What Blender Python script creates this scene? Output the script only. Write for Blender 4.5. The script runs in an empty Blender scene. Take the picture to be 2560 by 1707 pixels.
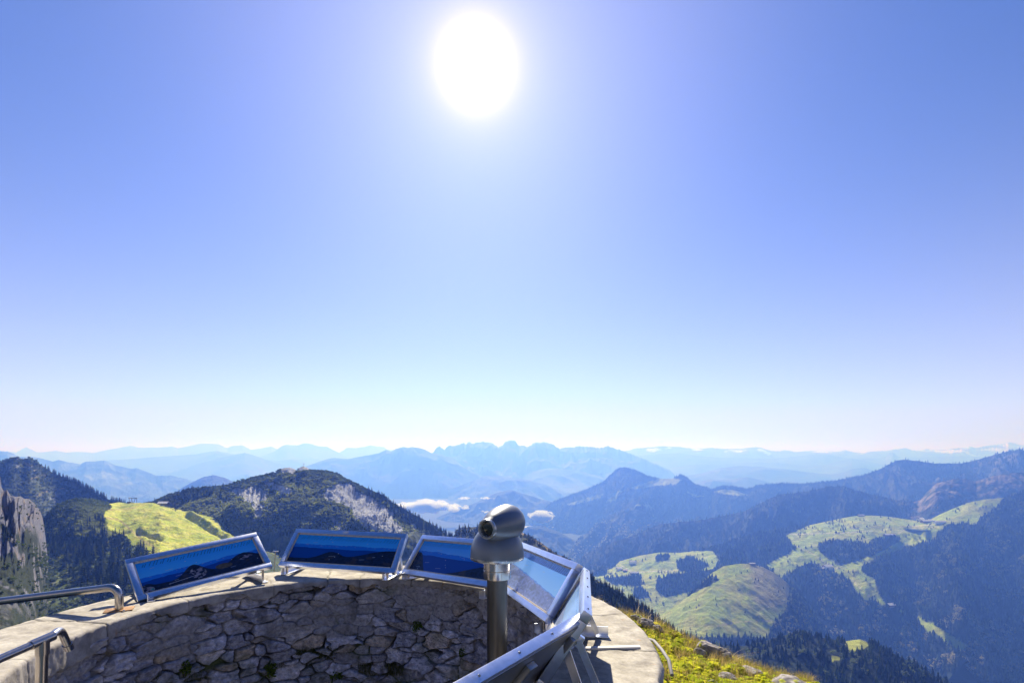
import bpy, bmesh, math, random
import numpy as np
from mathutils import Vector, Matrix

F = 1310.0          # focal length in pixels of the 2560 px wide photograph (level camera, rising front)
HZ = 1140.0         # row of the eye level
rng = np.random.default_rng(7)
random.seed(7)
C = bpy.context.scene.collection
SUN_EL, SUN_AZ = math.radians(36.6), math.atan2(-90, F)      # azimuth from +Y towards +X
SUNV = Vector((math.sin(SUN_AZ) * math.cos(SUN_EL), math.cos(SUN_AZ) * math.cos(SUN_EL), math.sin(SUN_EL)))


def P(px, py, Y):
    return np.array([(px - 1280.0) / F * Y, Y, (HZ - py) / F * Y])


# ------------------------------------------------------------------ noise
_perm = rng.permutation(4096)
_rnd = rng.random(4096)


def _h(ix, iy, iz):
    return _perm[(_perm[(_perm[ix & 4095] + iy) & 4095] + iz) & 4095]


_G = rng.normal(size=(4096, 3))
_G /= np.linalg.norm(_G, axis=1)[:, None]


def pn(x, y, z=0.0):
    """Perlin noise, about -1..1"""
    x, y, z = np.broadcast_arrays(np.asarray(x, float), np.asarray(y, float), np.asarray(z, float))
    fx, fy, fz = np.floor(x), np.floor(y), np.floor(z)
    ix, iy, iz = fx.astype(np.int64), fy.astype(np.int64), fz.astype(np.int64)
    dx, dy, dz = x - fx, y - fy, z - fz
    s = lambda t: t * t * t * (t * (t * 6 - 15) + 10)
    u, v, w = s(dx), s(dy), s(dz)
    r = 0
    for a in (0, 1):
        for b in (0, 1):
            for c in (0, 1):
                g = _G[_h(ix + a, iy + b, iz + c)]
                d = g[..., 0] * (dx - a) + g[..., 1] * (dy - b) + g[..., 2] * (dz - c)
                r = r + d * (u if a else 1 - u) * (v if b else 1 - v) * (w if c else 1 - w)
    return r * 1.6


def fbm(x, y, z=0.0, o=4, g=0.5):
    r, a, f, n = 0, 1.0, 1.0, 0.0
    for k in range(o):
        r = r + a * pn(np.asarray(x) * f + 17.3 * k, np.asarray(y) * f - 9.1 * k, np.asarray(z) * f + 3.7 * k)
        n += a
        a *= g
        f *= 2.03
    return r / n


def ridged(x, y, z=0.0, o=4, g=0.5):
    r, a, f, n = 0, 1.0, 1.0, 0.0
    for k in range(o):
        r = r + a * (1 - np.abs(pn(np.asarray(x) * f + 5.3 * k, np.asarray(y) * f + 2.9 * k, np.asarray(z) * f)) * 1.6)
        n += a
        a *= g
        f *= 2.03
    return r / n


def sstep(a, b, x):
    t = np.clip((x - a) / (b - a), 0, 1)
    return t * t * (3 - 2 * t)


def inpoly(px, py, poly):
    px = np.asarray(px, float)
    py = np.asarray(py, float)
    r = np.zeros(px.shape, bool)
    n = len(poly)
    for i in range(n):
        x0, y0 = poly[i]
        x1, y1 = poly[(i + 1) % n]
        if y0 == y1:
            continue
        c = (y0 > py) != (y1 > py)
        r ^= c & (px < (x1 - x0) * (py - y0) / (y1 - y0) + x0)
    return r


# ------------------------------------------------------------------ node helpers / materials
def new_mat(name):
    m = bpy.data.materials.new(name)
    m.use_nodes = True
    nt = m.node_tree
    b = nt.nodes['Principled BSDF']
    return m, nt, b


def N(nt, t, **kw):
    n = nt.nodes.new(t)
    for k, v in kw.items():
        if k in n.inputs:
            n.inputs[k].default_value = v
        else:
            setattr(n, k, v)
    return n


def attr_mat(name, rough=0.9, nscale=3.0, namp=0.25, bump=0.0, bscale=None, bdist=1.0, spec=0.1, trans=0.0, detail=4.0):
    """base colour from the mesh's own colour attribute, broken up by a 3-D noise; optional bump"""
    m, nt, b = new_mat(name)
    a = N(nt, 'ShaderNodeAttribute', attribute_name='Col')
    tc = N(nt, 'ShaderNodeTexCoord')
    no = N(nt, 'ShaderNodeTexNoise', Scale=nscale, Detail=detail, Roughness=0.65)
    nt.links.new(tc.outputs['Object'], no.inputs['Vector'])
    mr = N(nt, 'ShaderNodeMapRange')
    mr.inputs['From Min'].default_value = 0.25
    mr.inputs['From Max'].default_value = 0.75
    mr.inputs['To Min'].default_value = 1 - namp
    mr.inputs['To Max'].default_value = 1 + namp
    nt.links.new(no.outputs['Fac'], mr.inputs['Value'])
    mx = N(nt, 'ShaderNodeVectorMath', operation='SCALE')
    nt.links.new(a.outputs['Color'], mx.inputs[0])
    nt.links.new(mr.outputs['Result'], mx.inputs['Scale'])
    nt.links.new(mx.outputs['Vector'], b.inputs['Base Color'])
    b.inputs['Roughness'].default_value = rough
    b.inputs['Specular IOR Level'].default_value = spec
    if bump:
        n2 = N(nt, 'ShaderNodeTexNoise', Scale=bscale or nscale, Detail=6.0, Roughness=0.7)
        nt.links.new(tc.outputs['Object'], n2.inputs['Vector'])
        bp = N(nt, 'ShaderNodeBump', Strength=bump, Distance=bdist)
        nt.links.new(n2.outputs['Fac'], bp.inputs['Height'])
        nt.links.new(bp.outputs['Normal'], b.inputs['Normal'])
    if trans:
        out = nt.nodes['Material Output']
        tr = N(nt, 'ShaderNodeBsdfTranslucent')
        nt.links.new(mx.outputs['Vector'], tr.inputs['Color'])
        ms = N(nt, 'ShaderNodeMixShader', Fac=trans)
        nt.links.new(b.outputs[0], ms.inputs[1])
        nt.links.new(tr.outputs[0], ms.inputs[2])
        nt.links.new(ms.outputs[0], out.inputs['Surface'])
    return m


def flat_mat(name, col, rough=0.6, metal=0.0, nscale=8.0, namp=0.15, bump=0.0, bdist=0.002, spec=0.4, streak=None, trans=0.0):
    m, nt, b = new_mat(name)
    tc = N(nt, 'ShaderNodeTexCoord')
    mp = N(nt, 'ShaderNodeMapping')
    if streak:
        mp.inputs['Scale'].default_value = streak
    nt.links.new(tc.outputs['Object'], mp.inputs['Vector'])
    no = N(nt, 'ShaderNodeTexNoise', Scale=nscale, Detail=5.0, Roughness=0.6)
    nt.links.new(mp.outputs['Vector'], no.inputs['Vector'])
    cr = N(nt, 'ShaderNodeValToRGB')
    cr.color_ramp.elements[0].position = 0.3
    cr.color_ramp.elements[1].position = 0.7
    cr.color_ramp.elements[0].color = tuple(c * (1 - namp) for c in col) + (1,)
    cr.color_ramp.elements[1].color = tuple(min(1, c * (1 + namp)) for c in col) + (1,)
    nt.links.new(no.outputs['Fac'], cr.inputs['Fac'])
    nt.links.new(cr.outputs['Color'], b.inputs['Base Color'])
    mr = N(nt, 'ShaderNodeMapRange')
    mr.inputs['To Min'].default_value = max(0.02, rough - 0.08)
    mr.inputs['To Max'].default_value = min(1, rough + 0.08)
    nt.links.new(no.outputs['Fac'], mr.inputs['Value'])
    nt.links.new(mr.outputs['Result'], b.inputs['Roughness'])
    b.inputs['Metallic'].default_value = metal
    b.inputs['Specular IOR Level'].default_value = spec
    if bump:
        bp = N(nt, 'ShaderNodeBump', Strength=bump, Distance=bdist)
        nt.links.new(no.outputs['Fac'], bp.inputs['Height'])
        nt.links.new(bp.outputs['Normal'], b.inputs['Normal'])
    if trans:
        out = nt.nodes['Material Output']
        tr = N(nt, 'ShaderNodeBsdfTranslucent')
        nt.links.new(cr.outputs['Color'], tr.inputs['Color'])
        ms = N(nt, 'ShaderNodeMixShader', Fac=trans)
        nt.links.new(b.outputs[0], ms.inputs[1])
        nt.links.new(tr.outputs[0], ms.inputs[2])
        nt.links.new(ms.outputs[0], out.inputs['Surface'])
    return m


M = {}
M['far'] = attr_mat('far_mountain', nscale=0.004, namp=0.25, bump=0.5, bscale=0.01, bdist=30)
M['mid'] = attr_mat('mid_mountain', nscale=0.03, namp=0.35, bump=0.9, bscale=0.05, bdist=10)
M['near'] = attr_mat('near_slope', nscale=0.25, namp=0.35, bump=0.9, bscale=0.4, bdist=1.6)
M['cliff'] = attr_mat('cliff_rock', nscale=0.35, namp=0.3, bump=1.0, bscale=0.5, bdist=1.2)
M['bank'] = attr_mat('bank_soil', nscale=20, namp=0.4, bump=1.0, bscale=30, bdist=0.02)
M['tree'] = attr_mat('conifer_needles', rough=0.75, nscale=0.9, namp=0.3, trans=0.25, spec=0.15, detail=2)
M['leaf'] = attr_mat('leafy_growth', rough=0.7, nscale=1.5, namp=0.3, trans=0.45, spec=0.15, detail=2)
M['blade'] = attr_mat('grass_blades', rough=0.6, nscale=30, namp=0.3, trans=0.5, spec=0.2, detail=2)
M['bark'] = flat_mat('bark', (0.09, 0.06, 0.045), 0.9, nscale=3)
M['stone'] = attr_mat('wall_stone', rough=0.85, nscale=45, namp=0.4, bump=0.7, bscale=55, bdist=0.006, spec=0.25, detail=7)
M['coping'] = attr_mat('coping_concrete', rough=0.9, nscale=60, namp=0.22, bump=0.6, bscale=90, bdist=0.0035, spec=0.2, detail=7)
M['steel'] = flat_mat('stainless_steel', (0.50, 0.46, 0.43), 0.22, 1.0, nscale=14, namp=0.10, streak=(1, 1, .3))
M['steel_dull'] = flat_mat('weathered_steel', (0.095, 0.092, 0.09), 0.42, 1.0, nscale=9, namp=0.35, streak=(1, 1, .25))
M['alu'] = flat_mat('brushed_aluminium', (0.78, 0.81, 0.90), 0.31, 1.0, nscale=30, namp=0.07)
M['alu_back'] = flat_mat('aluminium_sheet', (0.40, 0.40, 0.41), 0.38, 0.85, nscale=6, namp=0.12)
M['enamel'] = flat_mat('telescope_enamel', (0.17, 0.19, 0.225), 0.36, 0.5, nscale=20, namp=0.06, spec=0.5)
M['rim'] = flat_mat('telescope_rim', (0.42, 0.43, 0.44), 0.28, 0.9, nscale=20, namp=0.05)
M['glass'] = flat_mat('eyepiece_glass', (0.012, 0.014, 0.012), 0.06, 0.0, namp=0.02, spec=0.9)
M['beading'] = flat_mat('pale_sealing_strip', (0.72, 0.62, 0.50), 0.6, 0.0, nscale=60, namp=0.25)
M['rust'] = flat_mat('rusty_plate', (0.32, 0.18, 0.09), 0.7, 0.4, nscale=60, namp=0.5)
M['moss'] = attr_mat('moss', rough=0.95, nscale=60, namp=0.45, bump=1.0, bscale=110, bdist=0.012, trans=0.0, spec=0.05)
M['rock'] = attr_mat('loose_rock', rough=0.9, nscale=25, namp=0.5, bump=1.0, bscale=40, bdist=0.012, spec=0.2)
M['cable'] = flat_mat('grey_conduit', (0.26, 0.25, 0.26), 0.75, 0.0, nscale=20, namp=0.1)
M['plaster'] = flat_mat('white_plaster', (0.85, 0.83, 0.80), 0.9, nscale=0.5, namp=0.05)
M['wood'] = flat_mat('brown_timber', (0.20, 0.13, 0.09), 0.9, nscale=0.6, namp=0.3)
M['roof'] = flat_mat('pale_roof', (0.86, 0.80, 0.80), 0.45, nscale=1.0, namp=0.12)  # near-white tone stands in for sun glinting off the roofs
M['roofred'] = flat_mat('reddish_roof', (0.70, 0.45, 0.42), 0.45, nscale=1.0, namp=0.12)
M['water'] = flat_mat('pond_water', (0.015, 0.05, 0.06), 0.08, nscale=0.1, namp=0.1, spec=0.6)
cm_ = bpy.data.materials.new('cloud_vapour')
cm_.use_nodes = True
cm_.node_tree.nodes.remove(cm_.node_tree.nodes['Principled BSDF'])
cv_ = N(cm_.node_tree, 'ShaderNodeVolumePrincipled')
cv_.inputs['Color'].default_value = (0.86, 0.93, 1, 1)
cv_.inputs['Density'].default_value = 0.018
cv_.inputs['Anisotropy'].default_value = 0.5
cm_.node_tree.links.new(cv_.outputs[0], cm_.node_tree.nodes['Material Output'].inputs['Volume'])
M['cloud'] = cm_
M['window'] = flat_mat('window_dark', (0.03, 0.03, 0.035), 0.2, namp=0.05)
M['iron'] = flat_mat('painted_iron', (0.05, 0.055, 0.06), 0.5, 0.5, namp=0.1)
M['white'] = flat_mat('white_label', (0.75, 0.76, 0.80), 0.4, namp=0.03, nscale=40)


def print_mat():
    """printed panorama under a clear glossy sheet: colours sit in the sheet's attribute"""
    m, nt, b = new_mat('printed_panorama')
    a = N(nt, 'ShaderNodeAttribute', attribute_name='Col')
    nt.links.new(a.outputs['Color'], b.inputs['Base Color'])
    tc = N(nt, 'ShaderNodeTexCoord')
    no = N(nt, 'ShaderNodeTexNoise', Scale=14.0, Detail=5.0)
    nt.links.new(tc.outputs['Object'], no.inputs['Vector'])
    mr = N(nt, 'ShaderNodeMapRange')
    mr.inputs['To Min'].default_value = 0.05
    mr.inputs['To Max'].default_value = 0.16
    nt.links.new(no.outputs['Fac'], mr.inputs['Value'])
    nt.links.new(mr.outputs['Result'], b.inputs['Roughness'])
    b.inputs['Specular IOR Level'].default_value = 0.45
    return m


M['print'] = print_mat()


# ------------------------------------------------------------------ object helpers
def tag(o, label=None, cat=None, group=None, kind=None):
    if label: o['label'] = label
    if cat: o['category'] = cat
    if group: o['group'] = group
    if kind: o['kind'] = kind
    return o


def link(o, parent=None):
    C.objects.link(o)
    if parent is not None:
        o.parent = parent
    return o


def empty(name, loc=(0, 0, 0), label=None, cat=None, group=None):
    o = bpy.data.objects.new(name, None)
    o.location = loc
    o.empty_display_size = 0.1
    link(o)
    return tag(o, label, cat, group)


def np_mesh(name, V, Fq, col=None, smooth=False):
    """V (n,3), Fq (m,k) all faces the same size"""
    V = np.ascontiguousarray(V, dtype=np.float32)
    Fq = np.ascontiguousarray(Fq, dtype=np.int32)
    me = bpy.data.meshes.new(name)
    n, (m, k) = len(V), Fq.shape
    me.vertices.add(n)
    me.vertices.foreach_set('co', V.ravel())
    me.loops.add(m * k)
    me.loops.foreach_set('vertex_index', Fq.ravel())
    me.polygons.add(m)
    me.polygons.foreach_set('loop_start', np.arange(0, m * k, k, dtype=np.int32))
    me.polygons.foreach_set('loop_total', np.full(m, k, dtype=np.int32))
    me.polygons.foreach_set('use_smooth', np.full(m, smooth, dtype=bool))
    me.update(calc_edges=True)
    if col is not None:
        a = me.color_attributes.new('Col', 'FLOAT_COLOR', 'POINT')
        c = np.ones((n, 4), np.float32)
        c[:, :3] = np.clip(col, 0, 1)
        a.data.foreach_set('color', c.ravel())
    return me


def obj(name, me, mat, parent=None):
    o = bpy.data.objects.new(name, me)
    if mat is not None:
        me.materials.append(mat)
    return link(o, parent)


def grid_faces(nr, nc):
    i = np.arange(nr - 1)[:, None] * nc + np.arange(nc - 1)[None, :]
    return np.stack([i, i + 1, i + nc + 1, i + nc], -1).reshape(-1, 4)


class MB:
    """collects simple shapes; build() links them as one mesh object"""
    def __init__(s):
        s.bm = bmesh.new()

    def box(s, sx, sy, sz, mat=Matrix(), bev=0.0):
        r = bmesh.ops.create_cube(s.bm, size=1.0)
        vs = r['verts']
        bmesh.ops.scale(s.bm, verts=vs, vec=(sx, sy, sz))
        if bev:
            es = list({e for v in vs for e in v.link_edges})
            g = bmesh.ops.bevel(s.bm, geom=es, offset=bev, segments=2, affect='EDGES', profile=0.6)
            vs = list({v for f in g['faces'] for v in f.verts} | {v for v in vs if v.is_valid})
        bmesh.ops.transform(s.bm, verts=vs, matrix=mat)
        return s

    def tube(s, pts, r, seg=20, caps=True):
        pts = [Vector(p) for p in pts]
        rs = r if isinstance(r, (list, tuple)) else [r] * len(pts)
        rings = []
        up = None
        for i, p in enumerate(pts):
            a = pts[max(i - 1, 0)]
            b = pts[min(i + 1, len(pts) - 1)]
            d = (b - a).normalized()
            if up is None:
                up = Vector((0, 0, 1)) if abs(d.z) < 0.9 else Vector((1, 0, 0))
            x = d.cross(up).normalized()
            y = x.cross(d).normalized()
            up = y
            rings.append([s.bm.verts.new(p + (x * math.cos(t) + y * math.sin(t)) * rs[i]) for t in [k * 2 * math.pi / seg for k in range(seg)]])
        for a, b in zip(rings, rings[1:]):
            for k in range(seg):
                f = s.bm.faces.new((a[k], a[(k + 1) % seg], b[(k + 1) % seg], b[k]))
                f.smooth = True
        if caps:
            s.bm.faces.new(list(reversed(rings[0])))
            s.bm.faces.new(rings[-1])
        return s

    def lathe(s, prof, mat=Matrix(), seg=48):
        """prof: (r, z) list revolved round local z"""
        rings = []
        for (r, z) in prof:
            if r < 1e-6:
                rings.append([s.bm.verts.new(mat @ Vector((0, 0, z)))])
            else:
                rings.append([s.bm.verts.new(mat @ Vector((r * math.cos(k * 2 * math.pi / seg), r * math.sin(k * 2 * math.pi / seg), z))) for k in range(seg)])
        for a, b in zip(rings, rings[1:]):
            for k in range(seg):
                k2 = (k + 1) % seg
                if len(a) == 1 and len(b) == 1:
                    continue
                if len(a) == 1:
                    f = s.bm.faces.new((a[0], b[k2], b[k]))
                elif len(b) == 1:
                    f = s.bm.faces.new((a[k], a[k2], b[0]))
                else:
                    f = s.bm.faces.new((a[k], a[k2], b[k2], b[k]))
                f.smooth = True
        return s

    def build(s, name, mat, parent=None, sharp=True):
        me = bpy.data.meshes.new(name)
        bmesh.ops.recalc_face_normals(s.bm, faces=s.bm.faces)
        s.bm.to_mesh(me)
        s.bm.free()
        me.set_sharp_from_angle(angle=math.radians(32))
        return obj(name, me, mat, parent)


def bend(p0, p1, p2, r, n=8):
    """rounded corner: points from p0 via corner p1 to p2"""
    p0, p1, p2 = Vector(p0), Vector(p1), Vector(p2)
    a = p1 + (p0 - p1).normalized() * r
    b = p1 + (p2 - p1).normalized() * r
    out = []
    for i in range(n + 1):
        t = i / n
        out.append(a * (1 - t) ** 2 + p1 * 2 * t * (1 - t) + b * t * t)
    return out


# ------------------------------------------------------------------ camera, sun, sky
cam = bpy.data.cameras.new('camera')
cam.sensor_width = 36
cam.lens = F / 2560 * 36
cam.shift_y = (HZ - 853.5) / 2560
cam.clip_start = 0.05
cam.clip_end = 400000
co = bpy.data.objects.new('camera', cam)
co.rotation_euler = (math.pi / 2, 0, 0)
link(co)
bpy.context.scene.camera = co

sl = bpy.data.lights.new('sun', 'SUN')
sl.energy = 5.0
sl.angle = math.radians(0.53)
sl.color = (1.0, 0.955, 0.90)
so = bpy.data.objects.new('sun', sl)
so.rotation_euler = (-SUNV).to_track_quat('-Z', 'Y').to_euler()
so.location = (0, 0, 30)
link(so)

w = bpy.data.worlds.new('World')
bpy.context.scene.world = w
w.use_nodes = True
nt = w.node_tree
bg = nt.nodes['Background']
sky = N(nt, 'ShaderNodeTexSky', sky_type='NISHITA')
sky.sun_disc = False
sky.sun_elevation = SUN_EL
sky.sun_rotation = SUN_AZ
sky.altitude = 1800
sky.air_density = 1.0
sky.dust_density = 1.2
sky.ozone_density = 6.0
# light scattered close to the sun's disc (the sky's own aureole), by direction in the world
tc = N(nt, 'ShaderNodeTexCoord')
dot = N(nt, 'ShaderNodeVectorMath', operation='DOT_PRODUCT')
dot.inputs[1].default_value = SUNV
nt.links.new(tc.outputs['Generated'], dot.inputs[0])
mx0 = N(nt, 'ShaderNodeMath', operation='MAXIMUM')
mx0.inputs[1].default_value = 0.0
nt.links.new(dot.outputs['Value'], mx0.inputs[0])
prev = None
for (e, amp) in ((6, 1.5), (22, 2.2), (140, 1.8), (500, 4.0), (1500, 20.0)):
    pw = N(nt, 'ShaderNodeMath', operation='POWER')
    pw.inputs[1].default_value = e
    nt.links.new(mx0.outputs[0], pw.inputs[0])
    ml = N(nt, 'ShaderNodeMath', operation='MULTIPLY')
    ml.inputs[1].default_value = amp
    nt.links.new(pw.outputs[0], ml.inputs[0])
    if prev is None:
        prev = ml
    else:
        ad = N(nt, 'ShaderNodeMath', operation='ADD')
        nt.links.new(prev.outputs[0], ad.inputs[0])
        nt.links.new(ml.outputs[0], ad.inputs[1])
        prev = ad
gl = N(nt, 'ShaderNodeVectorMath', operation='SCALE')
gl.inputs[0].default_value = (1.0, 0.72, 0.72)
nt.links.new(prev.outputs[0], gl.inputs['Scale'])
tint = N(nt, 'ShaderNodeVectorMath', operation='MULTIPLY')
tint.inputs[1].default_value = (0.14, 0.47, 0.74)
nt.links.new(sky.outputs[0], tint.inputs[0])
add = N(nt, 'ShaderNodeVectorMath', operation='ADD')
# paler air low over the horizon
sxyz = N(nt, 'ShaderNodeSeparateXYZ')
nt.links.new(tc.outputs['Generated'], sxyz.inputs[0])
one = N(nt, 'ShaderNodeMath', operation='SUBTRACT', use_clamp=True)
one.inputs[0].default_value = 1.0
nt.links.new(sxyz.outputs['Z'], one.inputs[1])
p5 = N(nt, 'ShaderNodeMath', operation='POWER')
p5.inputs[1].default_value = 4.0
nt.links.new(one.outputs[0], p5.inputs[0])
low_ = N(nt, 'ShaderNodeVectorMath', operation='SCALE')
low_.inputs[0].default_value = (6.4, 4.4, 2.7)
nt.links.new(p5.outputs[0], low_.inputs['Scale'])
add2 = N(nt, 'ShaderNodeVectorMath', operation='ADD')
nt.links.new(tint.outputs[0], add2.inputs[0])
nt.links.new(low_.outputs[0], add2.inputs[1])
cap = N(nt, 'ShaderNodeVectorMath', operation='MINIMUM')
cap.inputs[1].default_value = (5.5, 6.0, 8.2)
nt.links.new(add2.outputs[0], cap.inputs[0])
nt.links.new(cap.outputs[0], add.inputs[0])
nt.links.new(gl.outputs[0], add.inputs[1])
nt.links.new(add.outputs[0], bg.inputs['Color'])
bg.inputs['Strength'].default_value = 0.062

sc = bpy.context.scene
sc.view_settings.view_transform = 'Standard'
sc.view_settings.look = 'None'
sc.view_settings.exposure = 0.95
sc.view_settings.gamma = 1.0
sc.cycles.max_bounces = 5
sc.cycles.diffuse_bounces = 2
sc.cycles.glossy_bounces = 3
sc.cycles.transmission_bounces = 2
sc.cycles.volume_bounces = 0
sc.cycles.transparent_max_bounces = 8
sc.cycles.caustics_reflective = False
sc.cycles.caustics_refractive = False
sc.cycles.sample_clamp_indirect = 4.0

# ------------------------------------------------------------------ haze
GZ = -900.0
hz = MB().box(90000, 90000, 1691, Matrix.Translation((0, 0, GZ - 21 + 1691 / 2)))
m = bpy.data.materials.new('haze')
m.use_nodes = True
nt = m.node_tree
nt.nodes.remove(nt.nodes['Principled BSDF'])
pv = N(nt, 'ShaderNodeVolumePrincipled')
pv.inputs['Color'].default_value = (0.09, 0.215, 1.0, 1)
pv.inputs['Absorption Color'].default_value = (0.93, 0.80, 1, 1)
pv.inputs['Density'].default_value = 2.2e-4
pv.inputs['Anisotropy'].default_value = 0.35
nt.links.new(pv.outputs[0], nt.nodes['Material Output'].inputs['Volume'])
HAZE = True
if HAZE:
    ho = hz.build('haze', m)
    tag(ho, 'pale blue haze filling the valleys between the mountain ranges', 'haze', kind='stuff')

# ------------------------------------------------------------------ terrain sheets
SH = {}


def interp_line(pts, xs):
    p = np.array(pts, float)
    return np.interp(xs, p[:, 0], p[:, 1])


def smooth_line(pts, xs, k):
    y = interp_line(pts, xs)
    if k > 1:
        kk = np.ones(k) / k
        y = np.convolve(np.pad(y, k // 2, 'edge'), kk, 'valid')[:len(xs)]
    return y


def sheet(name, x0, x1, dx, rows, sub, disp, color, mat, kind='structure', crest_jag=0.0, label=None, cat=None, smoothk=1, back=True):
    """rows from crest to foot: (outline px, depth outline or number). Every vertex is a real 3-D point.
    disp(x, y, z, t, px, py) -> height added in metres; color(...) -> (n,3)"""
    # carry the outermost slopes on past the edges of the view, in coarser steps
    xs = np.arange(x0, x1 + dx, dx)
    if x0 <= -60:
        xs = np.concatenate([np.arange(x0 - 720, x0, 8.0), xs])
    if x1 >= 2560:
        xs = np.concatenate([xs, np.arange(xs[-1] + 8, xs[-1] + 900, 8.0)])
    nr = len(rows)
    PY, YY = [], []
    for k, (l, d) in enumerate(rows):
        PY.append(smooth_line(l, xs, 1 if k == 0 else 5) if not np.isscalar(l) else np.full(len(xs), float(l)))
        YY.append(smooth_line(d, xs, 9) if not np.isscalar(d) else np.full(len(xs), float(d)))
    PY, YY = np.array(PY), np.array(YY)
    if crest_jag:
        PY[0] += crest_jag * fbm(xs / 23.0, x0 * 0.1 + nr, 0, 4) - crest_jag * 1.2 * (ridged(xs / 9.0, x0 * .1, 3, 3) - .6)
    X3 = (xs[None] - 1280) / F * YY
    Z3 = (HZ - PY) / F * YY
    R = np.stack([X3, YY, Z3], -1)              # rows, cols, 3
    out, ts, ppx, ppy = [], [], [], []
    n = nr - 1
    for i in range(n):
        a0 = R[max(i - 1, 0)]
        a1, a2 = R[i], R[i + 1]
        a3 = R[min(i + 2, n)]
        steps = sub[i] if isinstance(sub, (list, tuple)) else sub
        for s_ in range(steps):
            t = s_ / steps
            h = 0.5 * ((2 * a1) + (-a0 + a2) * t + (2 * a0 - 5 * a1 + 4 * a2 - a3) * t * t + (-a0 + 3 * a1 - 3 * a2 + a3) * t ** 3)
            lin = a1 * (1 - t) + a2 * t
            out.append(h * 0.5 + lin * 0.5)
            ts.append(i + t)
    out.append(R[n])
    ts.append(float(n))
    V = np.array(out)
    T = np.repeat(np.array(ts)[:, None], V.shape[1], 1)
    px = 1280 + F * V[..., 0] / V[..., 1]
    py = HZ - F * V[..., 2] / V[..., 1]
    V0 = V.copy()
    V[..., 2] += disp(V[..., 0], V[..., 1], V[..., 2], T, px, py)
    px = 1280 + F * V[..., 0] / V[..., 1]
    py = HZ - F * V[..., 2] / V[..., 1]
    col = color(V[..., 0], V[..., 1], V[..., 2], T, px, py)
    nr2, nc = V.shape[:2]
    Vv, cc = V, col
    if back:        # the far side of the ridge falls away behind the crest
        c = V[0]
        bs = []
        dep = np.maximum(c[:, 2] - GZ, 30)
        for f_, d_ in ((0.2, 0.35), (1.0, 2.2)):
            b = c.copy()
            k_ = (c[:, 1] + dep * 0.9 * f_) / c[:, 1]
            b[:, 0] *= k_
            b[:, 1] *= k_
            b[:, 2] = np.maximum(c[:, 2] - dep * d_ * 0.6, GZ - 15)
            bs.insert(0, b)
        Vv = np.concatenate([np.array(bs), V], 0)
        cc = np.concatenate([np.repeat(col[:1], 2, 0), col], 0)
    me = np_mesh(name, Vv.reshape(-1, 3), grid_faces(Vv.shape[0], nc)[:, ::-1], cc.reshape(-1, 3), smooth=False)
    o = obj(name, me, M[mat])
    tag(o, label, cat, kind=kind)
    SH.setdefault(name, []).append((V, px, py, T))
    return V, px, py, T


def mixc(a, b, f):
    f = np.asarray(f)[..., None]
    return np.asarray(a) * (1 - f) + np.asarray(b) * f


FOREST = np.array([0.008, 0.018, 0.012])
GRASSFAR = np.array([0.20, 0.235, 0.075])
SCRUB = np.array([0.045, 0.075, 0.022])
ROCK = np.array([0.345, 0.35, 0.37])


def simple_col(c1, c2=None, f=None):
    def fn(x, y, z, t, px, py):
        n = fbm(x / 420.0, y / 420.0, z / 420.0, 4)
        c = np.broadcast_to(np.asarray(c1), x.shape + (3,)).copy()
        if c2 is not None:
            c = mixc(c, c2, sstep(0.0, 0.35, n))
        return c * (1 + 0.25 * n[..., None])
    return fn


def zero(x, y, z, t, px, py):
    return np.zeros_like(x)


def bumps(L, A, seed=0, edge=0.5, up=0.0):
    def fn(x, y, z, t, px, py):
        w_ = sstep(0, edge, t)
        a = (ridged(x / L + seed, y / L, seed * 1.7, 5) - 0.55) * A
        return a * w_ + up
    return fn


def far(name, pts, Y, base=1262, c=(0.055, 0.05, 0.06), L=1800, A=200, jag=1.4, c2=None, label=None, dx=3):
    xs = [p[0] for p in pts]
    x0, x1 = xs[0], xs[-1]
    sheet(name, x0, x1, dx, [(pts, Y), (np.interp(0, [0], [0]) + 0 if False else [(p[0], min(p[1] + 30, base)) for p in pts], Y * 0.95), (base, Y * 0.84)],
          [14, 16], bumps(L, A, seed=len(name) + x0 * .01), simple_col(c, c2), 'far', crest_jag=jag)


SNOWC = np.array([0.8, 0.82, 0.86])


def snow_col(x, y, z, t, px, py):
    n = fbm(x / 900.0, y / 900.0, z / 500.0, 5)
    k = sstep(-0.04, 0.08, n + 0.12 * sstep(2330, 2480, px) + 0.0 * t - 0.35 * sstep(0.25, 0.9, t) - 0.3 * (1 - sstep(2260, 2420, px)) + 0.2 * np.exp(-((px - 1880) / 60) ** 2) + .15 * np.exp(-((px - 1745) / 40) ** 2))
    return mixc(np.array([0.05, 0.05, 0.06]), SNOWC, k)


far('mountain', [(-60, 1128), (0, 1126), (40, 1131), (64, 1117), (95, 1131), (110, 1130), (140, 1126), (165, 1131), (200, 1129), (235, 1132), (265, 1125), (300, 1119), (325, 1114), (350, 1119), (395, 1118), (430, 1116), (445, 1120), (465, 1116), (500, 1109), (520, 1109), (545, 1110), (568, 1120), (580, 1114), (605, 1113), (628, 1124), (650, 1121), (678, 1115), (690, 1121), (715, 1135), (760, 1150)], 27000, 1215)
far('mountain', [(620, 1160), (655, 1140), (690, 1126), (700, 1118), (715, 1111), (745, 1113), (762, 1107), (780, 1110), (795, 1115), (820, 1117), (840, 1128), (852, 1134), (880, 1150), (930, 1175)], 23000, 1215)
far('mountain', [(800, 1160), (845, 1134), (868, 1118), (890, 1119), (905, 1117), (928, 1113), (960, 1117), (968, 1123), (1000, 1127), (1060, 1150)], 26000, 1215)
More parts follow.
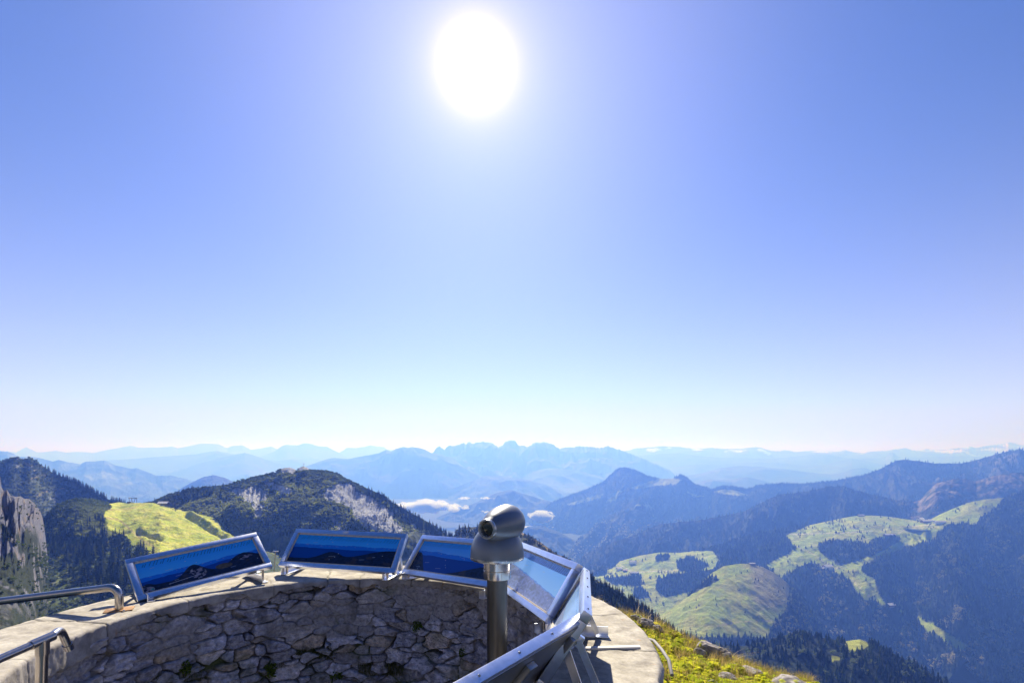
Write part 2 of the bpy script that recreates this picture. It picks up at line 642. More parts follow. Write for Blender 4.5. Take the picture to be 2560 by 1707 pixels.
sheet('mountain', 1500, 2660, 3, [([(1500, 1135), (1560, 1128), (1590, 1120), (1625, 1118), (1650, 1115), (1700, 1117), (1740, 1122), (1780, 1119), (1810, 1122), (1850, 1122), (1885, 1117), (1900, 1119), (1926, 1126), (1950, 1128), (1960, 1124), (1990, 1130), (2020, 1127), (2055, 1126), (2095, 1129), (2112, 1124), (2130, 1130), (2160, 1133), (2175, 1129), (2215, 1126), (2250, 1122), (2262, 1119), (2290, 1127), (2315, 1122), (2340, 1124), (2370, 1124), (2410, 1117), (2425, 1115), (2440, 1120), (2475, 1112), (2490, 1111), (2525, 1105), (2540, 1110), (2560, 1112), (2600, 1105), (2660, 1118)], 24000), (1150, 22800), (1215, 21500)],
      [16, 12], bumps(1500, 380, 3, edge=0.8), snow_col, 'far', crest_jag=2.0)
far('mountain', [(1500, 1150), (1580, 1140), (1640, 1135), (1700, 1132), (1750, 1140), (1800, 1143), (1860, 1145), (1920, 1146), (1980, 1142), (2030, 1136), (2060, 1135), (2090, 1140), (2140, 1147), (2200, 1145), (2215, 1140), (2224, 1131), (2233, 1131), (2245, 1142), (2300, 1143), (2400, 1140), (2500, 1143), (2660, 1140)], 20500, 1225, jag=1.0)
far('mountain', [(1560, 1175), (1650, 1180), (1700, 1165), (1740, 1160), (1790, 1163), (1850, 1158), (1900, 1155), (1960, 1158), (2020, 1165), (2060, 1162), (2100, 1152), (2130, 1145), (2160, 1152), (2200, 1160), (2300, 1158), (2400, 1170)], 18500, 1235, jag=1.0)
far('mountain', [(1640, 1200), (1740, 1185), (1800, 1170), (1850, 1164), (1900, 1166), (1960, 1172), (2020, 1180), (2080, 1186), (2110, 1180), (2130, 1172), (2155, 1168), (2175, 1173), (2210, 1190), (2300, 1205)], 14500, 1260, jag=1.0)
far('mountain', [(1680, 1225), (1740, 1205), (1780, 1197), (1830, 1200), (1850, 1194), (1870, 1192), (1920, 1205), (1980, 1222), (2050, 1240)], 11500, 1260, jag=.6)
far('mountain', [(-60, 1118), (0, 1128), (18, 1128), (50, 1141), (76, 1141), (87, 1142), (133, 1153), (147, 1149), (169, 1155), (201, 1160), (212, 1154), (261, 1151), (289, 1163), (332, 1172), (340, 1169), (365, 1178), (389, 1188), (425, 1188), (463, 1196), (500, 1207), (560, 1222), (640, 1240)], 9800, 1262, c=(0.035, 0.055, 0.045), c2=(0.16, 0.19, 0.09), L=900, A=200)
far('mountain', [(200, 1160), (270, 1150), (330, 1147), (400, 1141), (450, 1138), (490, 1135), (515, 1130), (540, 1127), (560, 1130), (575, 1134), (610, 1138), (640, 1148), (700, 1151), (730, 1147), (760, 1150), (800, 1165), (860, 1185)], 19000, 1235, jag=1.0)
far('mountain', [(380, 1192), (450, 1175), (500, 1158), (560, 1142), (600, 1134), (612, 1131), (640, 1140), (675, 1152), (720, 1165), (780, 1195)], 17000, 1240, jag=1.0)
far('mountain', [(600, 1210), (700, 1185), (780, 1160), (815, 1148), (835, 1144), (870, 1147), (900, 1141), (925, 1137), (945, 1133), (965, 1124), (978, 1128), (990, 1121), (1007, 1116), (1022, 1119), (1030, 1116), (1050, 1120), (1065, 1124), (1080, 1133), (1105, 1136), (1135, 1148), (1165, 1170), (1205, 1191), (1250, 1212), (1330, 1240)], 12800, 1290, c=(0.03, 0.04, 0.045), L=1300, A=260, jag=1.0)
far('mountain', [(1040, 1160), (1080, 1133), (1092, 1120), (1100, 1116), (1110, 1122), (1123, 1115), (1145, 1112), (1160, 1106), (1164, 1109), (1172, 1104), (1178, 1108), (1185, 1109), (1190, 1106), (1200, 1107), (1207, 1104), (1212, 1105), (1228, 1107), (1245, 1117), (1249, 1115), (1258, 1112), (1263, 1104), (1270, 1103), (1281, 1100), (1290, 1104), (1295, 1112), (1300, 1115), (1305, 1113), (1310, 1114), (1317, 1118), (1335, 1107), (1340, 1105), (1350, 1107), (1355, 1104), (1368, 1108), (1378, 1109), (1385, 1112), (1400, 1122), (1425, 1118), (1450, 1115), (1470, 1116), (1490, 1119), (1510, 1117), (1520, 1115), (1540, 1121), (1560, 1128), (1580, 1135), (1610, 1148), (1640, 1160), (1670, 1172), (1690, 1190), (1740, 1220)], 15500, 1250, c=(0.06, 0.055, 0.06), L=1100, A=340, jag=3.6, dx=2)
far('mountain', [(1240, 1225), (1300, 1200), (1330, 1178), (1370, 1170), (1395, 1170), (1450, 1178), (1500, 1190), (1560, 1215)], 13500, 1260, c=(0.05, 0.07, 0.05), jag=1.0)
far('mountain', [(1120, 1225), (1170, 1205), (1205, 1191), (1220, 1188), (1260, 1190), (1320, 1200), (1360, 1210), (1400, 1228), (1440, 1245)], 11000, 1290, c=(0.045, 0.07, 0.05), L=900, A=200)
far('mountain', [(1225, 1345), (1280, 1328), (1320, 1316), (1350, 1314), (1400, 1330), (1460, 1362), (1530, 1400)], 5100, 1420, c=(0.02, 0.04, 0.03), L=300, A=110, jag=1.5)
far('mountain', [(440, 1232), (455, 1219), (480, 1205), (510, 1191), (533, 1187), (560, 1193), (590, 1207), (640, 1235)], 5600, 1290, c=(0.02, 0.035, 0.03), L=300, A=80, jag=1.2)
far('mountain', [(1090, 1295), (1140, 1272), (1180, 1260), (1225, 1240), (1240, 1232), (1262, 1226), (1281, 1224), (1300, 1232), (1330, 1240), (1365, 1250), (1410, 1264), (1470, 1290)], 7600, 1345, c=(0.02, 0.04, 0.03), L=500, A=150, jag=1.2)

# valley floor, one sheet out past the haze's reach
vf_n = 120
ax = np.sinh(np.linspace(-5, 5, vf_n)) / np.sinh(5) * 44000
gx, gy = np.meshgrid(ax, ax)
gz = np.full_like(gx, GZ) + 18 * fbm(gx / 2500, gy / 2500, 0, 3)
gcol = mixc(np.array([0.02, 0.035, 0.03]), np.array([0.06, 0.08, 0.045]), sstep(0.05, 0.3, fbm(gx / 1500, gy / 1500, 2.2, 4)))
tag(obj('ground', np_mesh('ground', np.stack([gx, gy, gz], -1).reshape(-1, 3), grid_faces(vf_n, vf_n), gcol.reshape(-1, 3), True), M['far']), kind='structure')

# ---- blue forested ridges on the right
MEAD_R1 = [[(1415, 1260), (1440, 1252), (1480, 1240), (1510, 1233), (1500, 1245), (1470, 1253), (1430, 1262)],
           [(1515, 1255), (1540, 1232), (1560, 1222), (1550, 1240), (1530, 1255)],
           [(1570, 1220), (1620, 1204), (1650, 1195), (1690, 1194), (1705, 1200), (1690, 1210), (1640, 1215), (1590, 1222)],
           [(1780, 1228), (1810, 1222), (1840, 1226), (1870, 1238), (1830, 1238), (1800, 1232)],
           [(1590, 1262), (1620, 1258), (1640, 1275), (1615, 1268)],
           [(1715, 1228), (1745, 1238), (1760, 1240), (1735, 1243)]]


def r1_col(x, y, z, t, px, py):
    n = fbm(x / 130.0, y / 130.0, z / 130.0, 4)
    c = np.broadcast_to(FOREST, x.shape + (3,)) * (1 + 0.8 * n[..., None])
    wx, wy = px + 4 * fbm(px / 20, py / 20, 1), py + 2 * fbm(px / 20, py / 20, 5)
    for pl in MEAD_R1:
        c = mixc(c, np.array([0.28, 0.31, 0.09]), inpoly(wx, wy, pl).astype(float))
    br = sstep(2150, 2300, px) * sstep(-0.1, 0.25, n + 0.15)      # bare brownish grass on the high ridge
    c = mixc(c, np.array([0.085, 0.075, 0.05]), br * 0.8)
    bl = sstep(0.18, 0.3, fbm(x / 60, y / 60, z / 60, 3) + 0.1 * sstep(1, 2, t)) * 0.6
    return mixc(c, np.array([0.07, 0.10, 0.06]), bl * .7 * (1 - br))


R1 = [(1320, 1302), (1340, 1288), (1365, 1267), (1380, 1255), (1430, 1235), (1470, 1222), (1510, 1203), (1525, 1188), (1540, 1175), (1552, 1169), (1565, 1169), (1590, 1176), (1620, 1190), (1650, 1196), (1680, 1197), (1700, 1186), (1712, 1190), (1740, 1212), (1780, 1222), (1810, 1214), (1840, 1216), (1870, 1222), (1900, 1212), (1950, 1208), (2000, 1210), (2060, 1205), (2080, 1204), (2110, 1197), (2150, 1190), (2180, 1180), (2205, 1170), (2230, 1157), (2245, 1150), (2260, 1149), (2300, 1153), (2340, 1158), (2400, 1158), (2430, 1153), (2480, 1138), (2520, 1128), (2560, 1127), (2600, 1124), (2700, 1110)]


def r1_disp(x, y, z, t, px, py):
    w_ = sstep(0.0, 1.0, t)
    a = (ridged((x * .85 - y * .5) / 600, (x * .5 + y * .85) / 1700, 4.4, 5) - 0.55) * 460
    b = fbm(x / 30, y / 30, z / 30, 2) * 7
    return a * w_ + b


sheet('mountain', 1320, 2700, 3, [(R1, [(1320, 6900), (1550, 6600), (1800, 5900), (2240, 5200), (2700, 4900)]),
                                  ([(p[0], p[1] + 55 + 25 * (p[0] < 2000)) for p in R1], [(1320, 6400), (1800, 5400), (2700, 4500)]),
                                  ([(1320, 1380), (1500, 1330), (2000, 1290), (2700, 1260)], [(1320, 5500), (1800, 4800), (2700, 4200)]),
                                  (1405, [(1320, 4300), (2700, 3900)])], [40, 34, 20], r1_disp, r1_col, 'mid', crest_jag=1.2)
R2 = [(1390, 1450), (1425, 1420), (1460, 1388), (1500, 1366), (1584, 1338), (1653, 1308), (1750, 1300), (1862, 1278), (1905, 1255), (1948, 1236), (1990, 1232), (2030, 1225), (2080, 1215), (2110, 1215), (2150, 1228), (2220, 1245), (2330, 1262), (2480, 1290)]
sheet('mountain', 1390, 2480, 3, [(R2, [(1390, 3900), (1900, 3900), (2480, 3700)]),
                                  ([(p[0], p[1] + 50) for p in R2], [(1390, 3650), (1900, 3650), (2480, 3500)]),
                                  ([(1390, 1520), (1500, 1440), (2480, 1440)], 3150)], [34, 24], lambda x, y, z, t, px, py: (ridged((x * .85 - y * .5) / 420 + 3, (x * .5 + y * .85) / 1100, 1.4, 5) - 0.55) * 210 * sstep(0, 1, t) + fbm(x / 26, y / 26, z / 26, 2) * 7, r1_col, 'mid', crest_jag=2.5)
R3 = [(2195, 1300), (2220, 1289), (2260, 1263), (2300, 1250), (2322, 1225), (2340, 1207), (2370, 1200), (2400, 1195), (2440, 1203), (2480, 1190), (2510, 1184), (2560, 1181), (2620, 1170), (2700, 1165)]
sheet('mountain', 2195, 2700, 3, [(R3, [(2195, 3800), (2700, 3600)]), ([(p[0], p[1] + 45) for p in R3], 3500), (1370, 3200)], [30, 20],
      lambda x, y, z, t, px, py: (ridged(x / 160 + 3, y / 300, 1.4, 5) - 0.55) * 75 * sstep(0, .8, t) + fbm(x / 22, y / 22, z / 22, 2) * 5,
      lambda x, y, z, t, px, py: mixc(np.broadcast_to(FOREST * 1.3, x.shape + (3,)), np.array([0.17, 0.14, 0.12]), sstep(-.05, .3, fbm(x / 60, y / 60, z / 60, 4) + .2 * sstep(1.0, 0.1, t) - .02)), 'mid', crest_jag=1.5)

# ---- alpine meadows and forest on the right
F1 = [(1770, 1392), (1800, 1368), (1850, 1345), (1900, 1328), (1960, 1314), (1990, 1300), (2022, 1306), (2024, 1316), (1990, 1330), (1965, 1340), (1972, 1352), (1985, 1363), (1990, 1372), (1965, 1385), (1930, 1405), (1900, 1412), (1870, 1400), (1830, 1405), (1790, 1402)]
F2 = [(2045, 1365), (2070, 1352), (2090, 1350), (2170, 1358), (2190, 1348), (2240, 1342), (2256, 1345), (2240, 1356), (2200, 1380), (2150, 1400), (2100, 1414), (2085, 1412), (2085, 1402), (2060, 1388), (2045, 1375)]
M1 = [(1960, 1340), (2010, 1318), (2080, 1290), (2150, 1270), (2230, 1270), (2300, 1290), (2330, 1290), (2350, 1270), (2420, 1240), (2515, 1232), (2512, 1248), (2490, 1270), (2460, 1290), (2440, 1312), (2400, 1308), (2370, 1315), (2345, 1330), (2342, 1345), (2320, 1358), (2270, 1365), (2230, 1385), (2180, 1400), (2155, 1415), (2155, 1430), (2172, 1440), (2190, 1447), (2190, 1465), (2205, 1495), (2215, 1512), (2203, 1510), (2160, 1497), (2145, 1480), (2130, 1460), (2110, 1440), (2080, 1428), (2055, 1416), (2030, 1405), (2000, 1415), (1985, 1428), (1950, 1445), (1915, 1412), (1965, 1385), (1990, 1372), (1972, 1352)]
M2 = [(1440, 1440), (1470, 1426), (1530, 1418), (1530, 1406), (1545, 1398), (1600, 1384), (1650, 1376), (1700, 1378), (1780, 1376), (1800, 1400), (1790, 1415), (1800, 1500), (1700, 1600), (1600, 1560), (1520, 1480)]
CL = [[(1510, 1445), (1560, 1440), (1600, 1438), (1610, 1460), (1590, 1465), (1530, 1460)],
      [(1640, 1448), (1690, 1435), (1740, 1430), (1790, 1420), (1840, 1412), (1850, 1425), (1800, 1455), (1760, 1475), (1720, 1480), (1665, 1492), (1640, 1475)],
      [(1692, 1403), (1720, 1392), (1750, 1402), (1775, 1414), (1740, 1428), (1698, 1428)],
      [(1585, 1470), (1605, 1466), (1625, 1492), (1600, 1497), (1582, 1490)],
      [(1640, 1390), (1675, 1385), (1670, 1400), (1640, 1405)], F2]
STRIPS = [[(2292, 1540), (2335, 1560), (2404, 1603), (2428, 1620), (2396, 1626), (2338, 1592), (2302, 1566)],
          [(2245, 1520), (2262, 1528), (2265, 1536), (2250, 1530)],
          [(1780, 1378), (1800, 1372), (1800, 1377)]]


def wob(px, py, a=5, s=14):
    return px + a * fbm(px / s, py / s, 1.3, 3), py + a * 0.6 * fbm(px / s, py / s, 8.3, 3)


def rm_mead(px, py):
    qx, qy = wob(px, py, 4, 12)
    m_ = inpoly(qx, qy, M1) | inpoly(qx, qy, M2)
    for c_ in CL:
        m_ &= ~inpoly(qx, qy, c_)
    for c_ in STRIPS:
        m_ |= inpoly(px, py, c_)
    return m_


def seg_dist(px, py, pts):
    d = np.full(np.shape(px), 1e9)
    for (x0, y0), (x1, y1) in zip(pts, pts[1:]):
        vx, vy = x1 - x0, y1 - y0
        t = np.clip(((px - x0) * vx + (py - y0) * vy) / (vx * vx + vy * vy), 0, 1)
        d = np.minimum(d, np.hypot(px - x0 - vx * t, (py - y0 - vy * t) * 1.6))
    return d


ROADS = [[(1987, 1363), (2040, 1388), (2060, 1405), (2095, 1420)], [(2045, 1409), (2090, 1428)], [(2130, 1448), (2160, 1480), (2200, 1510)],
         [(1950, 1335), (2100, 1332), (2180, 1327)], [(2250, 1316), (2330, 1312)], [(2230, 1340), (2270, 1320), (2345, 1316)], [(1540, 1408), (1560, 1416), (1580, 1430), (1700, 1425)]]


def rm_col(x, y, z, t, px, py):
    n = fbm(x / 70, y / 70, 0.5, 5)
    n2 = fbm(x / 18, y / 18, 3.5, 4)
    g = mixc(np.array([0.20, 0.27, 0.035]), np.array([0.27, 0.30, 0.06]), sstep(-0.2, 0.3, n))
    g = g * (1 + 0.22 * n2[..., None])
    g = mixc(g, np.array([0.20, 0.19, 0.12]), 0.35 * sstep(0.15, 0.35, fbm(x / 90, y / 25, 9.5, 4)))
    for rd in ROADS:
        g = mixc(g, np.array([0.42, 0.38, 0.34]), (seg_dist(px, py, rd) < 1.3).astype(float) * 0.8)
    f_ = np.broadcast_to(FOREST, x.shape + (3,)) * (1 + 0.6 * n[..., None])
    return mixc(f_, g * 1.0, rm_mead(px, py).astype(float))


def rm_disp(x, y, z, t, px, py):
    w_ = sstep(0, 0.7, t)
    a = fbm(x / 160, y / 160, 1.1, 5) * 22 * w_ + fbm(x / 40, y / 40, 6, 3) * 3.5 * w_
    fr = sstep(2080, 2350, px) * sstep(0.6, 1.6, t)
    return a + (ridged((x * .9 - y * .45) / 430 + 1.2, (y * .9 + x * .45) / 1600, 2, 4) - 0.6) * 300 * fr


RM0 = [(1430, 1436), (1480, 1426), (1530, 1421), (1550, 1402), (1600, 1388), (1650, 1380), (1700, 1381), (1740, 1376), (1790, 1368), (1850, 1345), (1900, 1330), (1965, 1320), (2000, 1318), (2025, 1312), (2080, 1300), (2125, 1291), (2150, 1288), (2180, 1288), (2215, 1290), (2250, 1295), (2290, 1301), (2320, 1301), (2350, 1285), (2380, 1272), (2420, 1256), (2460, 1248), (2500, 1244), (2515, 1243), (2560, 1232), (2620, 1222), (2700, 1210)]
sheet('hill', 1430, 2700, 2.5, [(RM0, [(1430, 3300), (1800, 3200), (2150, 3200), (2500, 3000), (2700, 2900)]),
                                ([(1430, 1460), (1550, 1435), (1700, 1410), (1850, 1380), (2000, 1350), (2200, 1330), (2350, 1325), (2700, 1300)], [(1430, 3050), (1800, 2950), (2300, 2850), (2700, 2750)]),
                                ([(1430, 1500), (1700, 1460), (2000, 1420), (2200, 1400), (2700, 1430)], [(1430, 2750), (2000, 2600), (2700, 2500)]),
                                ([(1430, 1570), (1800, 1540), (2200, 1530), (2700, 1560)], [(1430, 2450), (2200, 2200), (2700, 2150)]),
                                ([(1430, 1700), (2700, 1740)], [(1430, 2000), (2700, 1800)])], [36, 34, 34, 40], rm_disp, rm_col, 'mid')
DOME = [(1560, 1610), (1600, 1575), (1640, 1545), (1673, 1523), (1700, 1505), (1740, 1472), (1775, 1434), (1810, 1414), (1850, 1408), (1876, 1409), (1906, 1416), (1936, 1431), (1965, 1454), (1990, 1480), (2020, 1515), (2060, 1570), (2100, 1620)]


def dome_forest(px, py):
    qx, qy = wob(px, py, 5, 14)
    return (qx > 1955 + (1560 - qy) * 0.25) & (qx > 1960) | (qy > 1592 + 0.0 * qx) | inpoly(qx, qy, [(1935, 1560), (1960, 1530), (1980, 1480), (2100, 1500), (2100, 1640), (1920, 1600)]) | inpoly(qx, qy, [(1780, 1440), (1800, 1448), (1720, 1490), (1690, 1505), (1684, 1500)])


def dome_col(x, y, z, t, px, py):
    n = fbm(x / 60, y / 60, 0.5, 5)
    n2 = fbm(x / 14, y / 14, 3.5, 4)
    g = mixc(np.array([0.20, 0.26, 0.035]), np.array([0.26, 0.275, 0.065]), sstep(-0.2, 0.3, n))
    g = mixc(g, np.array([0.19, 0.165, 0.12]), 0.7 * sstep(1860, 1900, px + 20 * n) * sstep(1540, 1500, py))
    g = g * (1 + 0.25 * n2[..., None])
    for rd in ([(1890, 1535), (1905, 1522), (1960, 1505)], [(1890, 1535), (1900, 1545), (1930, 1556)], [(1720, 1563), (1800, 1563), (1850, 1553), (1930, 1550)]):
        g = mixc(g, np.array([0.34, 0.28, 0.2]), (seg_dist(px, py, rd) < 1.2).astype(float) * 0.7)
    g = mixc(g, np.array([0.16, 0.26, 0.08]), (seg_dist(px, py, [(1780, 1538), (1890, 1552)]) < 1.5).astype(float) * 0.7)
    f_ = np.broadcast_to(FOREST, x.shape + (3,)) * (1 + 0.6 * n[..., None])
    return mixc(g * 1.0, f_, dome_forest(px, py).astype(float))


sheet('hill', 1560, 2100, 2, [(DOME, 2150), ([(p[0], p[1] + 45 + 34 * math.log(1 + math.exp((1432 - p[1]) / 34))) for p in DOME], 1900), ([(1560, 1650), (2100, 1660)], 1600), (1760, 1400)], [40, 60, 20],
      lambda x, y, z, t, px, py: fbm((x + y * .4) / 60, y / 200, 1.1, 5) * 22 * sstep(0, .7, t) + fbm(x / 16, y / 16, 6, 3) * 1.6, dome_col, 'mid')
# wooded knoll bottom right
BF = [(1600, 1655), (1700, 1606), (1780, 1598), (1860, 1600), (1930, 1582), (1990, 1566), (2050, 1578), (2110, 1588), (2150, 1583), (2200, 1602), (2280, 1642), (2350, 1682), (2400, 1712), (2470, 1750), (2900, 1960)]
BF = [(p[0], p[1] + 14) for p in BF]
CLEAR = [[(2112, 1588), (2140, 1588), (2165, 1602), (2172, 1612), (2150, 1628), (2125, 1626), (2110, 1606)], [(2078, 1637), (2100, 1640), (2098, 1650), (2080, 1652)], [(2045, 1568), (2062, 1576), (2064, 1582), (2048, 1574)]]


def b_forest(px, py):
    m_ = np.ones(np.shape(px), bool)
    for c_ in CLEAR:
        m_ &= ~inpoly(px, py, c_)
    return m_


sheet('hill', 1600, 2900, 3, [(BF, 900), ([(p[0], p[1] + 45) for p in BF], 810), ([(1600, 1770), (2400, 1790), (2900, 2060)], 660), ([(1600, 2150), (2900, 2300)], 430)], [30, 20, 10],
      lambda x, y, z, t, px, py: fbm(x / 70, y / 70, 1.1, 4) * 9 * sstep(0, .7, t),
      lambda x, y, z, t, px, py: mixc(np.array([0.25, 0.27, 0.06]), FOREST, b_forest(px, py).astype(float)), 'mid')

# ---- near forest slope running down to the right behind the turret
NS = [(1100, 1352), (1135, 1345), (1140, 1325), (1160, 1318), (1200, 1316), (1250, 1318), (1290, 1322), (1312, 1334), (1350, 1354), (1390, 1383), (1430, 1402), (1470, 1438), (1510, 1462), (1550, 1484), (1600, 1512), (1640, 1545), (1690, 1580), (1740, 1610), (1800, 1640), (1860, 1665), (1950, 1700), (2050, 1740)]


def ns_col(x, y, z, t, px, py):
    n = fbm(x / 14, y / 14, z / 14, 4)
    c = np.broadcast_to(np.array([0.03, 0.042, 0.02]), x.shape + (3,)) * (1 + 0.6 * n[..., None])
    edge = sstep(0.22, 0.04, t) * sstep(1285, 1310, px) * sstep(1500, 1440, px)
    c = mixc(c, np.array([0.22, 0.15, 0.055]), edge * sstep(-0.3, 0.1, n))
    return mixc(c, ROCK * .8, inpoly(px, py, [(1140, 1322), (1165, 1318), (1185, 1330), (1175, 1345), (1140, 1345)]) * sstep(-.1, .2, n) * .7)


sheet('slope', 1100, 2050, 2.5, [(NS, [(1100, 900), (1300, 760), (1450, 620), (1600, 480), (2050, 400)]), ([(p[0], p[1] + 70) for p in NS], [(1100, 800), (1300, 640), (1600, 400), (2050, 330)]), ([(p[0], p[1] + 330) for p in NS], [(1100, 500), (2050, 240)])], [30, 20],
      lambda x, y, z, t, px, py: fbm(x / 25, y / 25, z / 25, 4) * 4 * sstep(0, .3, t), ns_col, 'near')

# ---- far left forested crest
LA = [(-80, 1170), (0, 1155), (20, 1147), (32, 1142), (42, 1144), (60, 1148), (75, 1143), (90, 1151), (105, 1163), (130, 1180), (150, 1191), (180, 1202), (210, 1216), (250, 1238), (285, 1254), (305, 1258), (360, 1275)]


def la_col(x, y, z, t, px, py):
    n = fbm(x / 30, y / 30, z / 30, 5)
    c = mixc(np.array([0.028, 0.045, 0.02]), np.array([0.07, 0.085, 0.035]), sstep(-0.1, 0.3, n))
    tan = (seg_dist(px, py, [(45, 1146), (60, 1155), (90, 1175), (110, 1188)]) < 5) | (seg_dist(px, py, [(25, 1225), (70, 1200), (110, 1185)]) < 2.5) | (seg_dist(px, py, [(90, 1240), (125, 1225), (160, 1220)]) < 2.5)
    c = mixc(c, np.array([0.24, 0.19, 0.09]), tan * sstep(-0.35, 0.0, n))
    rk = inpoly(px, py, [(5, 1175), (30, 1155), (60, 1170), (80, 1185), (40, 1205), (10, 1215)]) | inpoly(px, py, [(165, 1225), (190, 1222), (215, 1245), (180, 1252)]) | inpoly(px, py, [(115, 1250), (150, 1230), (160, 1240), (130, 1262)])
    return mixc(c, ROCK * 0.75, rk * sstep(0.02, 0.2, n))


sheet('slope', -80, 360, 2, [(LA, [(-80, 1150), (360, 1000)]), ([(p[0], p[1] + 50) for p in LA], 1020), (1330, 860)], [40, 24],
      lambda x, y, z, t, px, py: (ridged(x / 90 + y / 300, y / 300, 2, 5) - .6) * 26 * sstep(0, .6, t), la_col, 'near')

# ---- central rocky hill
CH = [(350, 1262), (380, 1255), (400, 1246), (420, 1238), (450, 1230), (475, 1222), (500, 1220), (540, 1216), (565, 1214), (600, 1202), (640, 1193), (690, 1181), (700, 1172), (712, 1169), (725, 1168), (738, 1173), (743, 1177), (747, 1170), (757, 1165), (768, 1168), (775, 1175), (790, 1177), (810, 1177), (840, 1183), (860, 1195), (910, 1219), (930, 1229), (960, 1242), (980, 1258), (1010, 1275), (1050, 1297), (1090, 1318), (1135, 1345), (1180, 1365)]
ROCKS_CH = [[(570, 1218), (600, 1222), (640, 1215), (665, 1228), (668, 1245), (650, 1262), (620, 1258), (590, 1240)],
            [(660, 1205), (680, 1205), (700, 1212), (725, 1222), (730, 1235), (705, 1235), (680, 1222)],
            [(700, 1170), (725, 1166), (742, 1176), (735, 1186), (705, 1184)], [(742, 1178), (750, 1166), (770, 1166), (778, 1176), (760, 1178)],
            [(805, 1235), (830, 1215), (855, 1205), (880, 1212), (890, 1225), (910, 1235), (955, 1258), (985, 1285), (985, 1300), (1010, 1325), (990, 1335), (940, 1328), (905, 1315), (890, 1300), (875, 1270), (840, 1255), (812, 1250)],
            [(825, 1295), (835, 1293), (860, 1325), (845, 1330)], [(1025, 1305), (1035, 1305), (1045, 1322), (1035, 1325)], [(630, 1262), (660, 1262), (655, 1290), (640, 1298)]]


def ch_rockmask(px, py, z=0):
    qx, qy = px + 9 * fbm(px / 16, py / 16, 4, 4), py + 8 * fbm(px / 16, py / 16, 6, 4)
    r_ = np.zeros(np.shape(px), bool)
    for pl in ROCKS_CH:
        r_ |= inpoly(qx, qy, pl)
    return r_


def ch_col(x, y, z, t, px, py):
    n = fbm(x / 16, y / 16, z / 16, 5)
    n2 = fbm(x / 5, y / 5, z / 5, 3)
    c = mixc(np.array([0.040, 0.06, 0.022]), np.array([0.13, 0.14, 0.045]), sstep(-0.1, 0.35, n))
    top = sstep(0.9, 0.1, t)
    c = mixc(c, np.array([0.10, 0.115, 0.04]), top * sstep(-0.1, 0.3, n2) * .6)
    # grassy hollow at the left foot, scree runs
    c = mixc(c, np.array([0.085, 0.11, 0.035]), sstep(660, 600, px + 25 * n) * sstep(1285, 1310, py))
    for run in ([(650, 1262), (645, 1290), (620, 1320)], [(720, 1225), (700, 1270), (660, 1310)]):
        c = mixc(c, ROCK * 0.62, (seg_dist(px, py, run) < 5 + 7 * n) * 0.75)
    rk = ch_rockmask(px, py)
    strat = 0.5 + 0.5 * np.sin((px * 0.9 + py * 0.45) / 3.4 + 5 * fbm(px / 30, py / 12, 1, 3))
    rc = ROCK * (0.95 + 0.25 * strat + 0.3 * n2)[..., None]
    rc = mixc(rc, np.array([0.03, 0.045, 0.02]), sstep(0.33, 0.42, fbm(px / 11, py / 9, 3, 4)))
    return mixc(c, rc, rk.astype(float))


def ch_disp(x, y, z, t, px, py):
    rk = ch_rockmask(px, py)
    strat = ridged((px * 1.0 + py * 0.5) / 16, (py - px * .3) / 60, 2, 4)
    return (ridged(x / 70, y / 160, z / 60, 5) - .6) * 20 * sstep(0, .8, t) + rk * (strat - .6) * 9 * sstep(0.15, .5, t) + fbm(x / 7, y / 7, z / 7, 3) * 1.8 * sstep(0, .2, t)


sheet('hill', 350, 1180, 1.6, [(CH, [(350, 820), (560, 900), (1180, 950)]), ([(p[0], p[1] + 35) for p in CH], [(350, 780), (560, 850), (1180, 880)]),
                               ([(350, 1300), (560, 1275), (760, 1250), (960, 1310), (1180, 1420)], [(350, 760), (1180, 820)]),
                               ([(350, 1340), (560, 1350), (1180, 1470)], [(350, 720), (1180, 700)]), (1520, 560)], [34, 34, 40, 20], ch_disp, ch_col, 'cliff')

# ---- left saddle: bright meadow, scrub knoll and the forest below
LS = [(-120, 1330), (60, 1310), (112, 1300), (125, 1280), (148, 1262), (190, 1246), (230, 1250), (262, 1259), (300, 1256), (340, 1256), (380, 1256), (400, 1262), (430, 1268), (470, 1280), (520, 1290), (545, 1297), (575, 1325), (600, 1345), (700, 1385), (850, 1430), (1150, 1450)]
MEADOW = [(264, 1256), (300, 1250), (390, 1250), (400, 1262), (420, 1268), (450, 1270), (475, 1275), (500, 1281), (530, 1288), (545, 1296), (553, 1310), (565, 1325), (580, 1338), (600, 1342), (500, 1400), (400, 1400), (365, 1375), (330, 1362), (318, 1345), (300, 1335), (285, 1335), (268, 1325), (262, 1300), (256, 1285), (262, 1276), (275, 1272)]


def ls_mead(px, py):
    qx, qy = wob(px, py, 5, 18)
    return inpoly(qx, qy, MEADOW)


def ls_col(x, y, z, t, px, py):
    n = fbm(x / 18, y / 18, z / 18, 5)
    n2 = fbm(x / 3.5, y / 3.5, z / 3.5, 4)
    c = mixc(np.array([0.050, 0.075, 0.026]), np.array([0.13, 0.15, 0.045]), sstep(-0.1, 0.35, n))
    c = mixc(c, ROCK * .5, sstep(0.15, 0.3, fbm(x / 22, y / 22, 7, 4)) * sstep(200, 100, px) * 0.8)
    g = mixc(np.array([0.33, 0.38, 0.030]), np.array([0.48, 0.46, 0.075]), sstep(-0.3, 0.4, n))
    g = g * (1 + 0.25 * n2[..., None])
    g = mixc(g, np.array([0.34, 0.25, 0.11]), 0.7 * ((seg_dist(px, py, [(258, 1292), (300, 1300), (350, 1345), (390, 1370)]) < 3) | (seg_dist(px, py, [(270, 1274), (310, 1272), (340, 1268)]) < 2)))
    return mixc(c, g, ls_mead(px, py).astype(float))


